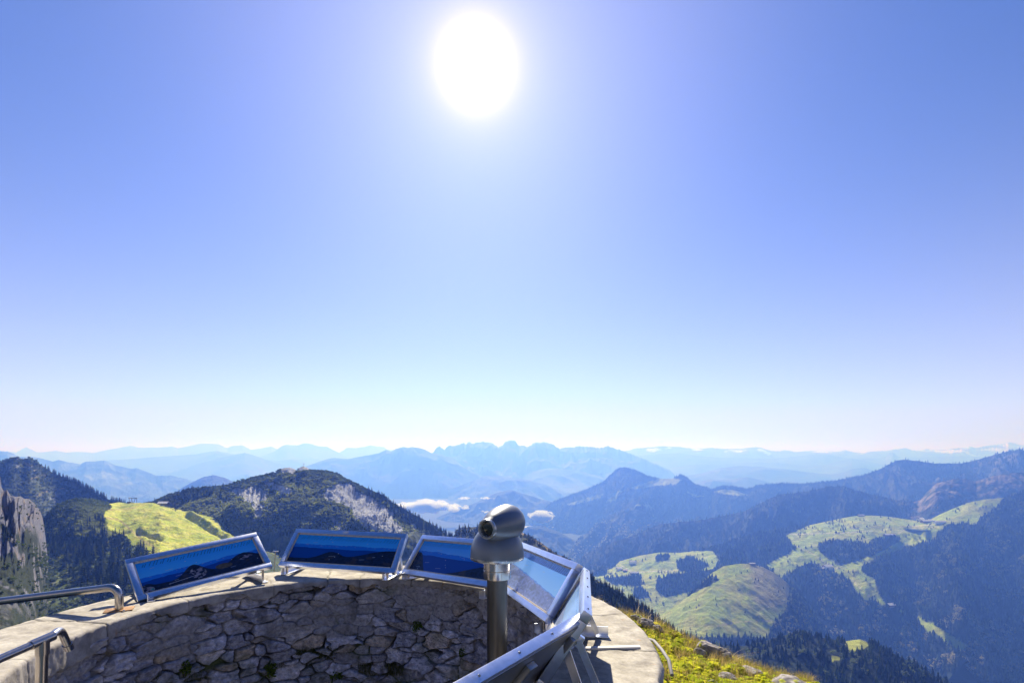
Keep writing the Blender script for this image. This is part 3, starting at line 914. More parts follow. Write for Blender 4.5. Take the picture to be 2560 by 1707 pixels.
def ls_disp(x, y, z, t, px, py):
    a = fbm(x / 30, y / 30, z / 30, 4) * 5 * sstep(0, .6, t)
    m_ = inpoly(px, py, MEADOW)
    # terracettes and small hollows in the turf, a rib on the right edge
    a = a + m_ * (fbm(x / 9, y / 16, 2, 4) * 1.6)
    a = a + 5.0 * np.exp(-(seg_dist(px, py, [(475, 1283), (520, 1310), (575, 1345)]) / 7) ** 2) - 4.0 * np.exp(-(seg_dist(px, py, [(463, 1288), (510, 1318), (560, 1348)]) / 5) ** 2)
    a = a - 6.0 * np.exp(-(seg_dist(px, py, [(345, 1328), (375, 1342), (400, 1345)]) / 8) ** 2)
    return a


sheet('slope', -120, 1150, 1.6, [(LS, [(-120, 640), (110, 640), (200, 690), (300, 800), (560, 760), (700, 720), (1150, 700)]),
                                ([(-120, 1360), (110, 1340), (190, 1290), (260, 1285), (400, 1290), (560, 1345), (700, 1400), (850, 1450), (1150, 1475)], [(-120, 560), (200, 640), (300, 720), (700, 680)]),
                                ([(-120, 1420), (200, 1370), (400, 1345), (700, 1430), (850, 1475), (1150, 1500)], [(-120, 500), (300, 620), (700, 620)]),
                                ([(-120, 1510), (200, 1450), (400, 1410), (700, 1480), (1150, 1560)], [(-120, 430), (300, 520), (700, 560)]),
                                ([(-120, 1760), (700, 1640)], [(-120, 240), (700, 400)])], [34, 34, 26, 30], ls_disp, ls_col, 'near')

# ---- pale cliff at the left edge, nearer
LC = [(-120, 1190), (-20, 1200), (0, 1188), (3, 1215), (8, 1226), (18, 1224), (26, 1238), (40, 1241), (52, 1240), (60, 1246), (72, 1246), (84, 1256), (92, 1264), (100, 1275), (106, 1292), (110, 1315), (114, 1345), (120, 1400)]


def lc_col(x, y, z, t, px, py):
    n = fbm(x / 9, y / 9, z / 9, 5)
    n2 = fbm(x / 2.2, y / 2.2, z / 4.2, 4)
    c = ROCK * (0.50 + 0.22 * n2 + 0.18 * n)[..., None] * np.array([0.95, 0.93, 1.08])
    c = mixc(c, np.array([0.30, 0.20, 0.10]), 0.5 * sstep(0.1, 0.35, fbm(x / 7, y / 7, z / 7 + 4, 4)))
    low = sstep(0.85, 1.15, t + 0.25 * n + sstep(60, 108, px) * .35)
    veg = np.maximum(sstep(0.38, 0.5, n) * .8, low * sstep(0.22, 0.10, fbm(x / 14, y / 14, z / 14 + 9, 4)))
    veg = np.maximum(veg, sstep(1480, 1560, py + 60 * n) * 0.9)
    return mixc(c, np.array([0.028, 0.038, 0.018]), veg)


def lc_disp(x, y, z, t, px, py):
    col_ = ridged(px / 42 + 0.4 * fbm(py / 60, 1, 1), py / 220, 3, 4)
    return (col_ - 0.62) * 26 * sstep(0.0, 0.35, t) * sstep(2.2, 1.0, t) + fbm(x / 6, y / 6, z / 9, 4) * 1.8 * sstep(0, .1, t)


LD = lambda k: [(-120, 300 * k), (40, 330 * k), (85, 370 * k), (108, 430 * k), (120, 520 * k)]
sheet('cliff', -120, 120, 1.2, [(LC, LD(1)), ([(p[0], p[1] + 95) for p in LC], LD(.93)), ([(-120, 1420), (120, 1460)], LD(.85)), ([(-120, 1700), (120, 1720)], LD(.6))], [70, 34, 40], lc_disp, lc_col, 'cliff')


# ------------------------------------------------------------------ trees
def conifer_mesh(seed, tiers=9, pts=11, trunk=True):
    r = random.Random(seed)
    V, Fc, cols = [], [], []
    for i in range(tiers):
        t = i / (tiers - 1)
        zc = 0.10 + 0.84 * t
        rad = 0.20 * (1 - t) ** 0.85 * (0.85 + 0.3 * r.random()) + 0.012
        apex = len(V)
        V.append((0, 0, zc + 0.09 + 0.03 * (1 - t)))
        cols.append(1.0)
        ph = r.random() * 6.28
        n = max(5, int(pts * (1 - 0.4 * t)))
        for k in range(2 * n):
            a = ph + k * math.pi / n
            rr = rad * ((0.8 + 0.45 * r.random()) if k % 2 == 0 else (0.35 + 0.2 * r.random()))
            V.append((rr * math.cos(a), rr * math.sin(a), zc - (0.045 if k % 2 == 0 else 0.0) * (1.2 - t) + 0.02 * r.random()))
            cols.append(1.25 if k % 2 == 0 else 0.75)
        for k in range(2 * n):
            Fc.append((apex, apex + 1 + k, apex + 1 + (k + 1) % (2 * n)))
    V.append((0, 0, 1.0))
    return np.array(V), np.array(Fc), np.array(cols + [1.0])


def trunk_mesh():
    V, Fc = [], []
    for z, r_ in ((-0.06, 0.022), (0.3, 0.015), (0.9, 0.004)):
        for k in range(6):
            V.append((r_ * math.cos(k * math.pi / 3), r_ * math.sin(k * math.pi / 3), z))
    for i in range(2):
        for k in range(6):
            Fc.append((i * 6 + k, i * 6 + (k + 1) % 6, i * 6 + 6 + (k + 1) % 6, i * 6 + 6 + k))
    return np_mesh('trunk', np.array(V), np.array(Fc), None)


def low_conifer(seed):
    r = random.Random(seed)
    V, Fc = [], []
    for zc, rad, zt in ((0.05, 0.19, 0.55), (0.32, 0.14, 0.8), (0.6, 0.08, 1.0)):
        apex = len(V)
        V.append((0, 0, zt))
        for k in range(7):
            a = r.random() * 0.5 + k * 2 * math.pi / 7
            rr = rad * (0.7 + 0.6 * r.random())
            V.append((rr * math.cos(a), rr * math.sin(a), zc + 0.06 * r.random()))
        for k in range(7):
            Fc.append((apex, apex + 1 + k, apex + 1 + (k + 1) % 7))
    return np.array(V), np.array(Fc)


def blob(seed, sub=1):
    bm = bmesh.new()
    bmesh.ops.create_icosphere(bm, subdivisions=sub, radius=0.5)
    bm.verts.ensure_lookup_table()
    V = np.array([v.co[:] for v in bm.verts])
    Fc = np.array([[v.index for v in f.verts] for f in bm.faces])
    bm.free()
    V = V * (1 + 0.5 * pn(V[:, 0] * 3 + seed, V[:, 1] * 3, V[:, 2] * 3 + seed))[:, None]
    V[:, 2] = V[:, 2] * 1.0 + 0.32
    return V, Fc


def leafy(seed, n=70, lf=0.16):
    """crown of many small leaf clumps spread through a lumpy volume"""
    r = np.random.default_rng(seed)
    d = r.normal(size=(n, 3))
    d /= np.linalg.norm(d, axis=1)[:, None]
    rad = 0.5 * r.random(n) ** 0.33 * (1 + 0.35 * pn(d[:, 0] * 2 + seed, d[:, 1] * 2, d[:, 2] * 2))
    c = d * rad[:, None] + np.array([0, 0, 0.45])
    u = r.normal(size=(n, 3)); u /= np.linalg.norm(u, axis=1)[:, None]
    v = np.cross(u, r.normal(size=(n, 3))); v /= np.linalg.norm(v, axis=1)[:, None]
    V = np.stack([c + u * lf, c + v * lf * .8, c - u * lf * .9, c - v * lf * .7], 1).reshape(-1, 3)
    Fc = np.arange(n * 4).reshape(n, 4)
    Fc = np.concatenate([Fc[:, [0, 1, 2]], Fc[:, [0, 2, 3]]])
    return V, Fc


def scatter(name_idx, mask, n, wfun=None, seed=0):
    """random points on a sheet where mask(px, py) holds; probability by true area"""
    V, px, py, T = name_idx
    r = np.random.default_rng(seed)
    a, b, d = V[:-1, :-1], V[:-1, 1:], V[1:, :-1]
    area = np.linalg.norm(np.cross(b - a, d - a), axis=-1)
    cx, cy = (px[:-1, :-1] + px[1:, 1:]) / 2, (py[:-1, :-1] + py[1:, 1:]) / 2
    p = area * mask(cx, cy)
    if wfun is not None:
        p = p * wfun(V[:-1, :-1], T[:-1, :-1], cx, cy)
    p = p.ravel()
    if p.sum() <= 0:
        return np.zeros((0, 3)), np.zeros((0, 2))
    idx = r.choice(len(p), size=n, p=p / p.sum())
    nc = V.shape[1] - 1
    i, j = idx // nc, idx % nc
    u, v = r.random(n)[:, None], r.random(n)[:, None]
    pts = (V[i, j] * (1 - u) + V[i, j + 1] * u) * (1 - v) + (V[i + 1, j] * (1 - u) + V[i + 1, j + 1] * u) * v
    return pts, np.stack([1280 + F * pts[:, 0] / pts[:, 1], HZ - F * pts[:, 2] / pts[:, 1]], 1)


def merge(name, protos, pts, size, col, mat, wide=1.0, seed=0, **tg):
    """many plants as one mesh object"""
    r = np.random.default_rng(seed)
    Vs, Fs, Cs, off = [], [], [], 0
    which = r.integers(0, len(protos), len(pts))
    ang = r.random(len(pts)) * 6.283
    for k, pr in enumerate(protos):
        sel = np.where(which == k)[0]
        if len(sel) == 0:
            continue
        pv, pf = pr[0], pr[1]
        pc = pr[2] if len(pr) > 2 else np.ones(len(pv))
        ca, sa = np.cos(ang[sel])[:, None], np.sin(ang[sel])[:, None]
        s_ = size[sel][:, None]
        wd = s_ * wide * (0.85 + 0.3 * r.random((len(sel), 1)))
        x = (pv[None, :, 0] * ca - pv[None, :, 1] * sa) * wd + pts[sel, 0:1]
        y = (pv[None, :, 0] * sa + pv[None, :, 1] * ca) * wd + pts[sel, 1:2]
        z = pv[None, :, 2] * s_ + pts[sel, 2:3]
        Vs.append(np.stack([x, y, z], -1).reshape(-1, 3))
        Cs.append((col[sel][:, None, :] * pc[None, :, None]).reshape(-1, 3))
        Fs.append((pf[None] + (np.arange(len(sel)) * len(pv))[:, None, None]).reshape(-1, 3) + off)
        off += len(sel) * len(pv)
    me = np_mesh(name, np.concatenate(Vs), np.concatenate(Fs), np.concatenate(Cs))
    o = obj(name, me, M[mat])
    tag(o, **tg)
    return o


hills = SH['hill']          # right meadows, dome, knoll, central hill
RMs, DMs, BFs, CHs = hills
NSs, LAs, LSs = SH['slope']
mts = SH['mountain']
R1s, R2s, R3s = mts[-3], mts[-2], mts[-1]
LCs = SH['cliff'][0]

LOW = [low_conifer(i) for i in range(8)]
BLOB = [leafy(i, 36, 0.2) for i in range(6)]


def gcol(n, c1, c2, seed):
    r = np.random.default_rng(seed)
    t = r.random((n, 1)) ** 1.5
    return (np.array(c1) * (1 - t) + np.array(c2) * t) * (0.8 + 0.4 * r.random((n, 1)))


DK, LT = (0.006, 0.015, 0.008), (0.075, 0.105, 0.028)  # lighter tone stands in for sunlit crowns, also used for paler forest patches
fp, fs, fc = [], [], []          # far conifers


def addf(sh, mask, n, h0, h1, seed, wfun=None, c1=DK, c2=LT):
    p, q = scatter(sh, mask, n, wfun, seed)
    r = np.random.default_rng(seed + 99)
    pt_ = np.clip(0.9 * r.random(len(p)) ** 4 + 1.1 * sstep(0.0, 0.5, fbm(p[:, 0] / 90, p[:, 1] / 90, p[:, 2] / 60 + seed, 4)), 0, 1.3)[:, None]
    fp.append(p); fs.append(h0 + (h1 - h0) * r.random(len(p))); fc.append((np.array(c1) * (1 - pt_) + np.array(c2) * pt_) * (0.75 + 0.5 * r.random((len(p), 1))))


inv = lambda px, py: (px > 1400) & (px < 2620)


def r1_free(px, py):
    m_ = (px > 1330) & (px < 2600)
    for pl in MEAD_R1:
        m_ &= ~inpoly(px, py, pl)
    return m_



addf(RMs, lambda px, py: ~rm_mead(px, py) & inv(px, py), 15000, 15, 27, 1)
addf(DMs, lambda px, py: dome_forest(px, py), 2600, 14, 22, 2)
addf(BFs, lambda px, py: b_forest(px, py) & (px > 1600), 5600, 9, 14, 3, None, (0.010, 0.024, 0.008), (0.065, 0.095, 0.022))
addf(R1s, r1_free, 8500, 18, 30, 4, lambda V, T, px, py: np.where(T < 1.2, 3.0, 1.0))
addf(R2s, lambda px, py: inv(px, py), 3500, 16, 26, 5)
R1crest = lambda px, py: (px > 1330) & (px < 2190) & r1_free(px, py)
addf(RMs, lambda px, py: rm_mead(px, py) & (px < 2500) & (fbm(px / 26, py / 14, 4.4, 3) > 0.16), 240, 9, 19, 16)
addf(DMs, lambda px, py: ~dome_forest(px, py) & (px > 1690) & (fbm(px / 30, py / 16, 2.4, 3) > 0.2), 40, 5, 12, 17)
addf(R1s, R1crest, 1600, 14, 24, 6, lambda V, T, px, py: (T < 0.08) * 1.0)
# separate trees standing in the meadows
single = [(1970, 1405), (1953, 1408), (1983, 1415), (2050, 1400), (2065, 1408), (2072, 1412), (2003, 1330), (2008, 1330), (2030, 1328), (2040, 1322), (2044, 1326), (2050, 1330), (2055, 1328), (2072, 1318), (2075, 1310), (2078, 1328), (2082, 1322), (2095, 1325), (2105, 1320), (2098, 1312), (2105, 1306), (2112, 1304), (2125, 1318), (2135, 1318), (2145, 1322), (2140, 1298), (2150, 1300), (2100, 1300), (2160, 1302), (2223, 1322), (2228, 1325), (2272, 1338), (2266, 1343), (2140, 1433), (2144, 1430), (2135, 1440), (2165, 1452), (2175, 1465), (2440, 1275), (2450, 1273), (2458, 1270), (2466, 1272), (2474, 1268), (2480, 1265), (1655, 1412), (1650, 1415), (1648, 1430), (1655, 1435), (1670, 1430), (1680, 1425), (1640, 1442), (1560, 1475), (1640, 1503)]


def ground_at(sh, px, py):
    V, qx, qy, T = sh
    ax_ = 1280 + F * V[..., 0] / V[..., 1]
    ay_ = HZ - F * V[..., 2] / V[..., 1]
    d = (ax_ - px) ** 2 + (ay_ - py) ** 2
    k = np.unravel_index(np.argmin(d), d.shape)
    return V[k]


sp = np.array([ground_at(RMs, *q) for q in single])
rs = np.random.default_rng(5)
spc = list(sp)
fp = [p for p in fp]
allp, alls, allc = np.concatenate(fp), np.concatenate(fs), np.concatenate(fc)
merge('conifer_forest', LOW, allp, alls, allc, 'tree', 1.25, 3, label='dark spruce forest covering the valley slopes and ridges on the right', cat='forest', kind='stuff')

bp, bs, bc = [], [], []


def addb(sh, mask, n, h0, h1, seed, c1, c2, wfun=None):
    p, q = scatter(sh, mask, n, wfun, seed)
    r = np.random.default_rng(seed + 9)
    bp.append(p); bs.append(h0 + (h1 - h0) * r.random(len(p))); bc.append(gcol(len(p), c1, c2, seed))


def patchy(x, y, s=55, th=0.08, seed=0):
    return fbm(x / s, y / s, seed, 3) > th


addb(RMs, lambda px, py: ~rm_mead(px, py) & inv(px, py) & patchy(px, py, 60, 0.05, 3) & (px > 2020), 1500, 9, 17, 21, (0.10, 0.13, 0.05), (0.30, 0.28, 0.15))
addb(DMs, lambda px, py: dome_forest(px, py) & (px > 1930), 450, 9, 14, 22, (0.10, 0.13, 0.05), (0.28, 0.27, 0.14))
addb(BFs, lambda px, py: b_forest(px, py) & patchy(px, py, 70, -0.02, 7), 900, 5.5, 8.5, 23, (0.08, 0.12, 0.04), (0.30, 0.27, 0.11))
addb(R1s, lambda px, py: (px < 1950) & (py > 1300), 1800, 10, 18, 24, (0.10, 0.13, 0.06), (0.30, 0.30, 0.18))
merge('broadleaf_trees', BLOB, np.concatenate(bp), np.concatenate(bs), np.concatenate(bc), 'leaf', 1.2, 4, label='paler rounded broadleaf trees mixed into the dark forest on the right', cat='trees', kind='stuff')

# scrub (mountain pine) on the near hills
bp, bs, bc = [], [], []
SD, SL = (0.070, 0.100, 0.026), (0.28, 0.31, 0.07)
addb(CHs, lambda px, py: ~ch_rockmask(px, py) & (py < 1330) & (px > 355), 11000, 1.6, 3.6, 31, SD, SL, lambda V, T, px, py: np.where(T < 1.0, 3.5, 1.0) * (px < 1150))
addb(LSs, lambda px, py: (px > 110) & (px < 290) & (py < 1345) & ~ls_mead(px, py), 2600, 1.8, 4.0, 32, SD, SL)
addb(LSs, lambda px, py: (px < 560) & (py < 1640) & ~ls_mead(px, py) & (px > -40), 3500, 1.2, 3.2, 33, SD, (0.10, 0.12, 0.035))
addb(LAs, lambda px, py: (px < 330) & (py < 1300), 5200, 2.0, 4.2, 34, SD, (0.12, 0.14, 0.04), lambda V, T, px, py: np.where(T < .5, 2.5, 1.0))
addb(NSs, lambda px, py: (px > 1130) & (px < 1900), 2500, 1.5, 3.0, 35, (0.04, 0.055, 0.02), (0.16, 0.13, 0.05))
addb(LCs, lambda px, py: (py > 1360), 500, 1.0, 2.6, 36, SD, (0.07, 0.085, 0.03))
addb(LCs, lambda px, py: (py > 1225) & (py < 1330), 90, 0.8, 1.6, 37, SD, (0.07, 0.085, 0.03))
merge('mountain_scrub', [leafy(i + 20, 26, 0.26) for i in range(6)], np.concatenate(bp), np.concatenate(bs), np.concatenate(bc), 'leaf', 1.35, 6, label='low dark green mountain pine scrub over the near hills', cat='scrub', kind='stuff')

# individual spruces on the near slopes
CON = [conifer_mesh(100 + i) for i in range(6)]


def wall_top(px):
    return np.interp(px, [0, 289, 311, 642, 739, 1019, 1057, 1180, 1306, 1446, 1475, 1487, 1547, 1609, 1700, 1800, 1900], [1608, 1505, 1400, 1328, 1321, 1333, 1335, 1345, 1358, 1408, 1440, 1500, 1530, 1560, 1590, 1625, 1660])


near = []      # pos, height, group key


def addn(sh, mask, n, h0, h1, seed, key, wfun=None):
    p, q = scatter(sh, mask, n, wfun, seed)
    r = np.random.default_rng(seed)
    for k in range(len(p)):
        near.append((p[k], h0 + (h1 - h0) * r.random(), key, q[k]))


addn(LAs, lambda px, py: (px > 100) & (px < 318), 90, 8, 14, 41, 'left_crest', lambda V, T, px, py: (T < 0.10) * sstep(90, 170, px))
addn(LAs, lambda px, py: (px > 140) & (px < 318) & (py < 1262), 60, 7, 12, 42, 'left_crest')
addn(LSs, lambda px, py: (px > 105) & (px < 262) & (py > 1290) & (py < 1400) & ~ls_mead(px, py), 130, 8, 17, 43, 'left_slope')
addn(LSs, lambda px, py: inpoly(px, py, [(225, 1290), (262, 1290), (275, 1325), (330, 1350), (385, 1380), (385, 1480), (230, 1500), (150, 1420)]) & ~ls_mead(px, py), 150, 10, 19, 44, 'left_slope')
addn(LSs, lambda px, py: (px > -20) & (px < 330) & (py > 1400) & (py < 1640), 40, 4, 10, 45, 'left_slope')
addn(CHs, lambda px, py: (px > 385) & (px < 560), 70, 7, 13, 46, 'saddle', lambda V, T, px, py: (T < 1.0) * 1.0)
addn(CHs, lambda px, py: (px > 560) & (px < 1120) & (py > 1290) & (py < 1400), 150, 7, 13, 47, 'hill_foot')
addn(CHs, lambda px, py: (px > 920) & (px < 1135), 130, 10, 18, 48, 'hill_shoulder', lambda V, T, px, py: (T < 0.8) * ~ch_rockmask(px, py))
addn(NSs, lambda px, py: (px > 1095) & (px < 1300), 60, 9, 15, 49, 'hill_shoulder', lambda V, T, px, py: (T < 0.5) * 1.0)
addn(NSs, lambda px, py: (px > 1310) & (px < 1480), 45, 5, 9, 50, 'right_slope', lambda V, T, px, py: (T < 0.5) * 1.0)
addn(NSs, lambda px, py: (px > 1465) & (px < 1960), 620, 8, 13, 51, 'right_slope', lambda V, T, px, py: (T < 1.2) * 1.0)
addn(LCs, lambda px, py: (px > -20) & (px < 40) & (py > 1300) & (py < 1420), 6, 5, 9, 52, 'left_slope')
vis = [(t[1] / t[0][1] * (1 if t[3][1] - t[1] / t[0][1] * F < wall_top(t[3][0]) - 4 and -10 < t[3][0] < 2570 else 0), i) for i, t in enumerate(near)]
vis.sort(reverse=True)
NLOW = 300 - len(spc) - 4
chosen = [i for v_, i in vis[:NLOW] if v_ > 0]
rest = [i for v_, i in vis[NLOW:]]
trunk_me = trunk_mesh()
trunk_me.materials.append(M['bark'])
LABS = {'left_crest': ('dark spruce in the row along the far left crest', 'spruces along the far left crest'),
        'left_slope': ('dark spruce on the wooded slope below the bright meadow', 'spruces on the left slope by the meadow'),
        'saddle': ('spruce in the clump behind the wooden hut', 'spruces behind the hut on the saddle'),
        'hill_foot': ('spruce at the shaded foot of the central rocky hill', 'spruces at the foot of the central hill'),
        'hill_shoulder': ('slender spruce on the right shoulder of the central hill', 'spruces on the right shoulder of the central hill'),
        'right_slope': ('dark spruce on the steep forest slope right of the panels', 'spruces on the slope right of the panels'),
        'pasture': ('lone small spruce standing on the sunlit pasture across the valley', 'single spruces on the far pastures')}
crown_cache = {}


def crown_me(v, shade):
    k = (v, shade)
    if k not in crown_cache:
        V_, F_, c_ = CON[v]
        base = np.array([(0.026, 0.046, 0.018), (0.065, 0.095, 0.028), (0.20, 0.22, 0.05)][shade])  # dark to light copies; the lightest colour stands in for sunlit trees
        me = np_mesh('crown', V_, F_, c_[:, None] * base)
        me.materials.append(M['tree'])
        crown_cache[k] = me
    return crown_cache[k]


def plant(pos, h, key, name='spruce'):
    o = empty(name, tuple(pos - np.array([0, 0, 0.3])), *[LABS[key][0], 'tree', LABS[key][1]])
    o.rotation_euler = (0, 0, random.random() * 6.28)
    wd = h * random.uniform(0.9, 1.25)
    o.scale = (wd, wd, h)
    link(bpy.data.objects.new('trunk', trunk_me), o)
    link(bpy.data.objects.new('crown', crown_me(random.randrange(6), random.choices([0, 1, 2], [5, 3, 2.0])[0])), o)
    return o


for i in chosen:
    plant(near[i][0], near[i][1], near[i][2])
for q in spc:
    plant(q, random.uniform(15, 24), 'pasture')
rp = np.array([near[i][0] for i in rest])
rh = np.array([near[i][1] for i in rest])
merge('spruce_wood', CON, rp, rh, gcol(len(rp), (0.024, 0.042, 0.018), (0.06, 0.08, 0.03), 3), 'tree', 1.1, 8, label='remaining spruces filling the nearer wooded slopes', cat='forest', kind='stuff')

# ------------------------------------------------------------------ buildings and small structures in the landscape


def house(pos, L_, W_, H_, yaw, label, roofmat='roof', wallmat='plaster', name='farmhouse', group=None, eave=0.6):
    o = empty(name, tuple(pos), label, 'building', group)
    o.rotation_euler = (0, 0, yaw)
    MB().box(L_, W_, H_ + 3, Matrix.Translation((0, 0, H_ / 2 - 1.5))).build('wall', M[wallmat], o)
    bm = MB()
    hr = W_ * 0.32
    l2, w2 = L_ / 2 + eave, W_ / 2 + eave
    z0 = H_ - 0.2
    th = 0.35
    vs = [bm.bm.verts.new(v) for v in ((-l2, -w2, z0), (l2, -w2, z0), (l2, 0, z0 + hr), (-l2, 0, z0 + hr), (-l2, w2, z0), (l2, w2, z0),
                                       (-l2, -w2, z0 + th), (l2, -w2, z0 + th), (l2, 0, z0 + hr + th), (-l2, 0, z0 + hr + th), (-l2, w2, z0 + th), (l2, w2, z0 + th))]
    for f in ((0, 1, 2, 3), (3, 2, 5, 4), (6, 9, 8, 7), (9, 10, 11, 8), (0, 6, 7, 1), (4, 5, 11, 10), (0, 3, 9, 6), (3, 4, 10, 9), (1, 7, 8, 2), (2, 8, 11, 5)):
        bm.bm.faces.new([vs[i] for i in f])
    bm.build('roof', M[roofmat], o)
    gb = MB()
    g = [gb.bm.verts.new(v) for v in ((-L_ / 2, -W_ / 2, H_ - .3), (-L_ / 2, W_ / 2, H_ - .3), (-L_ / 2, 0, H_ + hr - .3), (L_ / 2, -W_ / 2, H_ - .3), (L_ / 2, W_ / 2, H_ - .3), (L_ / 2, 0, H_ + hr - .3))]
    for f in ((0, 1, 2), (3, 5, 4), (0, 2, 5, 3), (1, 4, 5, 2)):
        gb.bm.faces.new([g[i] for i in f])
    gb.build('gable', M['wood'], o)
    nwin = max(2, int(L_ / 4))
    for k in range(nwin):
        MB().box(1.3, 0.12, 1.3, Matrix.Translation(((k + .5) / nwin * L_ - L_ / 2, -W_ / 2 - 0.05, H_ * 0.55))).build('window', M['window'], o)
    return o


house(ground_at(CHs, 409, 1264) * np.array([.985, .985, 1]) + np.array([0, 0, 0.3]), 14, 8, 4.2, 0.05, 'brown wooden hut with pale roof at the top of the bright meadow', 'roof', 'wood', 'hut')
gr = 'farmhouses on the far pastures'
for (px, py, L_, W_, H_, yaw, lab, rm_, wm_) in [
    (1580, 1408, 26, 14, 7, 0.1, 'white farmhouse alone high on the pasture left of the spruce clump', 'roof', 'plaster'),
    (1548, 1424, 24, 15, 7, 0.4, 'largest pale farmhouse of the hamlet on the left pasture', 'roof', 'plaster'),
    (1562, 1428, 18, 12, 6, -0.3, 'small barn beside the largest farmhouse of the left hamlet', 'roofred', 'wood'),
    (1584, 1434, 36, 14, 6, 0.0, 'long low barn with white roof in front of the hamlet', 'roof', 'wood'),
    (2068, 1420, 32, 18, 9, 0.2, 'big white house with pinkish roof where the pasture road forks', 'roof', 'plaster'),
    (2054, 1424, 12, 9, 5, 0.3, 'little shed left of the big white house at the road fork', 'roof', 'wood'),
    (2300, 1302, 22, 16, 10, 0.2, 'tall white house with round tower top by the mountain pond', 'roof', 'plaster'),
    (2312, 1306, 34, 16, 7, 0.0, 'dark timber inn in the middle of the group by the pond', 'roof', 'wood'),
    (2324, 1304, 18, 14, 6, -0.3, 'pale barn right of the dark timber inn', 'roof', 'plaster'),
    (2347, 1307, 48, 13, 6, 0.05, 'long cowshed with pale roof at the right end of the group', 'roof', 'plaster'),
    (2222, 1340, 44, 12, 5, 0.1, 'low building with blue grey roof on the slope below the pond', 'roof', 'wood'),
    (2224, 1514, 24, 14, 6, 0.2, 'grey roofed cabin in the forest at the foot of the pasture strip', 'roof', 'wood')]:
    house(ground_at(RMs, px, py) + np.array([0, -4.0, 1.0]), L_ * 1.35, W_ * 1.5, H_ * 1.35, yaw, lab, rm_, wm_, 'farmhouse', gr)
house(ground_at(RMs, 2152, 1289), 40, 10, 5, 0, 'flat topped lift station on the crest of the upper pasture', 'roof', 'wood', 'lift_station')
house(ground_at(DMs, 1880, 1411), 24, 10, 4.5, 0.1, 'low hut with white roof on top of the dome shaped hill', 'roof', 'wood', 'hut')
pd = ground_at(RMs, 2295, 1322)
pb = MB()
pb.lathe([(0.0, 0.0), (1.0, 0.0)], Matrix.Translation(tuple(pd + np.array([0, 0, 1.5]))) @ Matrix.Diagonal((70, 55, 1, 1)), 40)
tag(pb.build('pond', M['water']), kind='structure')

# chairlift top station on the saddle: two leaning legs, a cross frame and a cabin
cl = ground_at(LSs, 333, 1257)
st = empty('chairlift_tower', tuple(cl + np.array([0, 0, 0])), 'dark steel chairlift tower standing on the saddle above the meadow', 'lift tower')
k_ = cl[1] / F
MB().tube([(-1.5 * k_, 0, -1), (-4.5 * k_, 0, 13 * k_)], 0.3, 8).build('leg', M['iron'], st)
MB().tube([(1.0 * k_, 0, -1), (5.5 * k_, 0, 12 * k_)], 0.3, 8).build('leg', M['iron'], st)
MB().tube([(9 * k_, 0, -1), (9 * k_, 0, 12 * k_)], 0.25, 8).build('post', M['iron'], st)
cf = MB()
cf.tube([(-9 * k_, 0, 13 * k_), (10 * k_, 0, 12.5 * k_)], 0.35, 8).tube([(-4 * k_, 0, 11 * k_), (10 * k_, 0, 11 * k_)], 0.2, 8).tube([(-9 * k_, -2, 13 * k_), (-9 * k_, 2, 13 * k_)], 0.5, 10)
cf.build('cross_beam', M['iron'], st)
MB().tube([(-9 * k_, 0, 13 * k_), (-10 * k_, 0, 9 * k_), (-9 * k_, 0, 2 * k_)], 0.3, 8).build('hanger', M['iron'], st)
MB().box(8 * k_, 3, 3.5 * k_, Matrix.Translation((-10 * k_, 0, 1.8 * k_)), 0.3).build('cabin', M['iron'], st)

pt = ground_at(LSs, 438, 1278)
py_o = empty('lift_pylon', tuple(pt), 'thin steel lift pylon on the bright meadow beside the hut', 'lift pylon')
MB().tube([(0, 0, -1), (0, 0, 11)], [0.3, 0.18], 10).build('mast', M['steel_dull'], py_o)
MB().box(7, 0.3, 0.35, Matrix.Translation((0, 0, 11))).build('cross_arm', M['steel_dull'], py_o)
MB().tube([(-3.2, -1, 10.7), (-3.2, 1, 10.7)], 0.3, 8).tube([(3.2, -1, 10.7), (3.2, 1, 10.7)], 0.3, 8).build('sheave', M['iron'], py_o)

cr = ground_at(CHs, 759, 1166)
cx = empty('summit_cross', tuple(cr), 'small wooden summit cross on the rocky top of the central hill', 'cross')
MB().box(0.35, 0.3, 6.5, Matrix.Translation((0, 0, 2.6)), 0.03).build('upright', M['wood'], cx)
MB().box(2.6, 0.26, 0.35, Matrix.Translation((0, 0, 4.4)), 0.03).build('crossbar', M['wood'], cx)


# ------------------------------------------------------------------ clouds lying in the valley
def cloud(name, centre, size, n, seed, label, group=None):
    r = np.random.default_rng(seed)
    bm0 = bmesh.new()
    bmesh.ops.create_icosphere(bm0, subdivisions=3, radius=1.0)
    bv = np.array([v.co[:] for v in bm0.verts])
    bf = np.array([[v.index for v in f.verts] for f in bm0.faces])
    bm0.free()
    Vs, Fs = [], []
    for k in range(n):
        u = r.normal(size=3) * np.array([0.36, 0.3, 0.13])
        u[2] = u[2] * (1 - min(0.8, abs(u[0]))) + 0.05 * math.sin(u[0] * 5 + seed)
        s_ = r.uniform(0.3, 1.0) * max(0.22, 1 - abs(u[0]) * 0.9) * size[2] * 0.5
        v = bv * s_ * np.array([1.5, 1.2, 0.8]) / np.array(size)
        d = fbm(bv[:, 0] * 1.7 + k, bv[:, 1] * 1.7, bv[:, 2] * 1.7 + seed, 5)
        v = v * (1 + 0.75 * d)[:, None]
        v = v + u
        Vs.append(v * np.array(size) + centre)
        Fs.append(bf + k * len(bv))
    me = np_mesh(name, np.concatenate(Vs), np.concatenate(Fs), None, True)
    o = obj(name, me, M['cloud'])
    return tag(o, label, 'cloud', group, 'stuff')


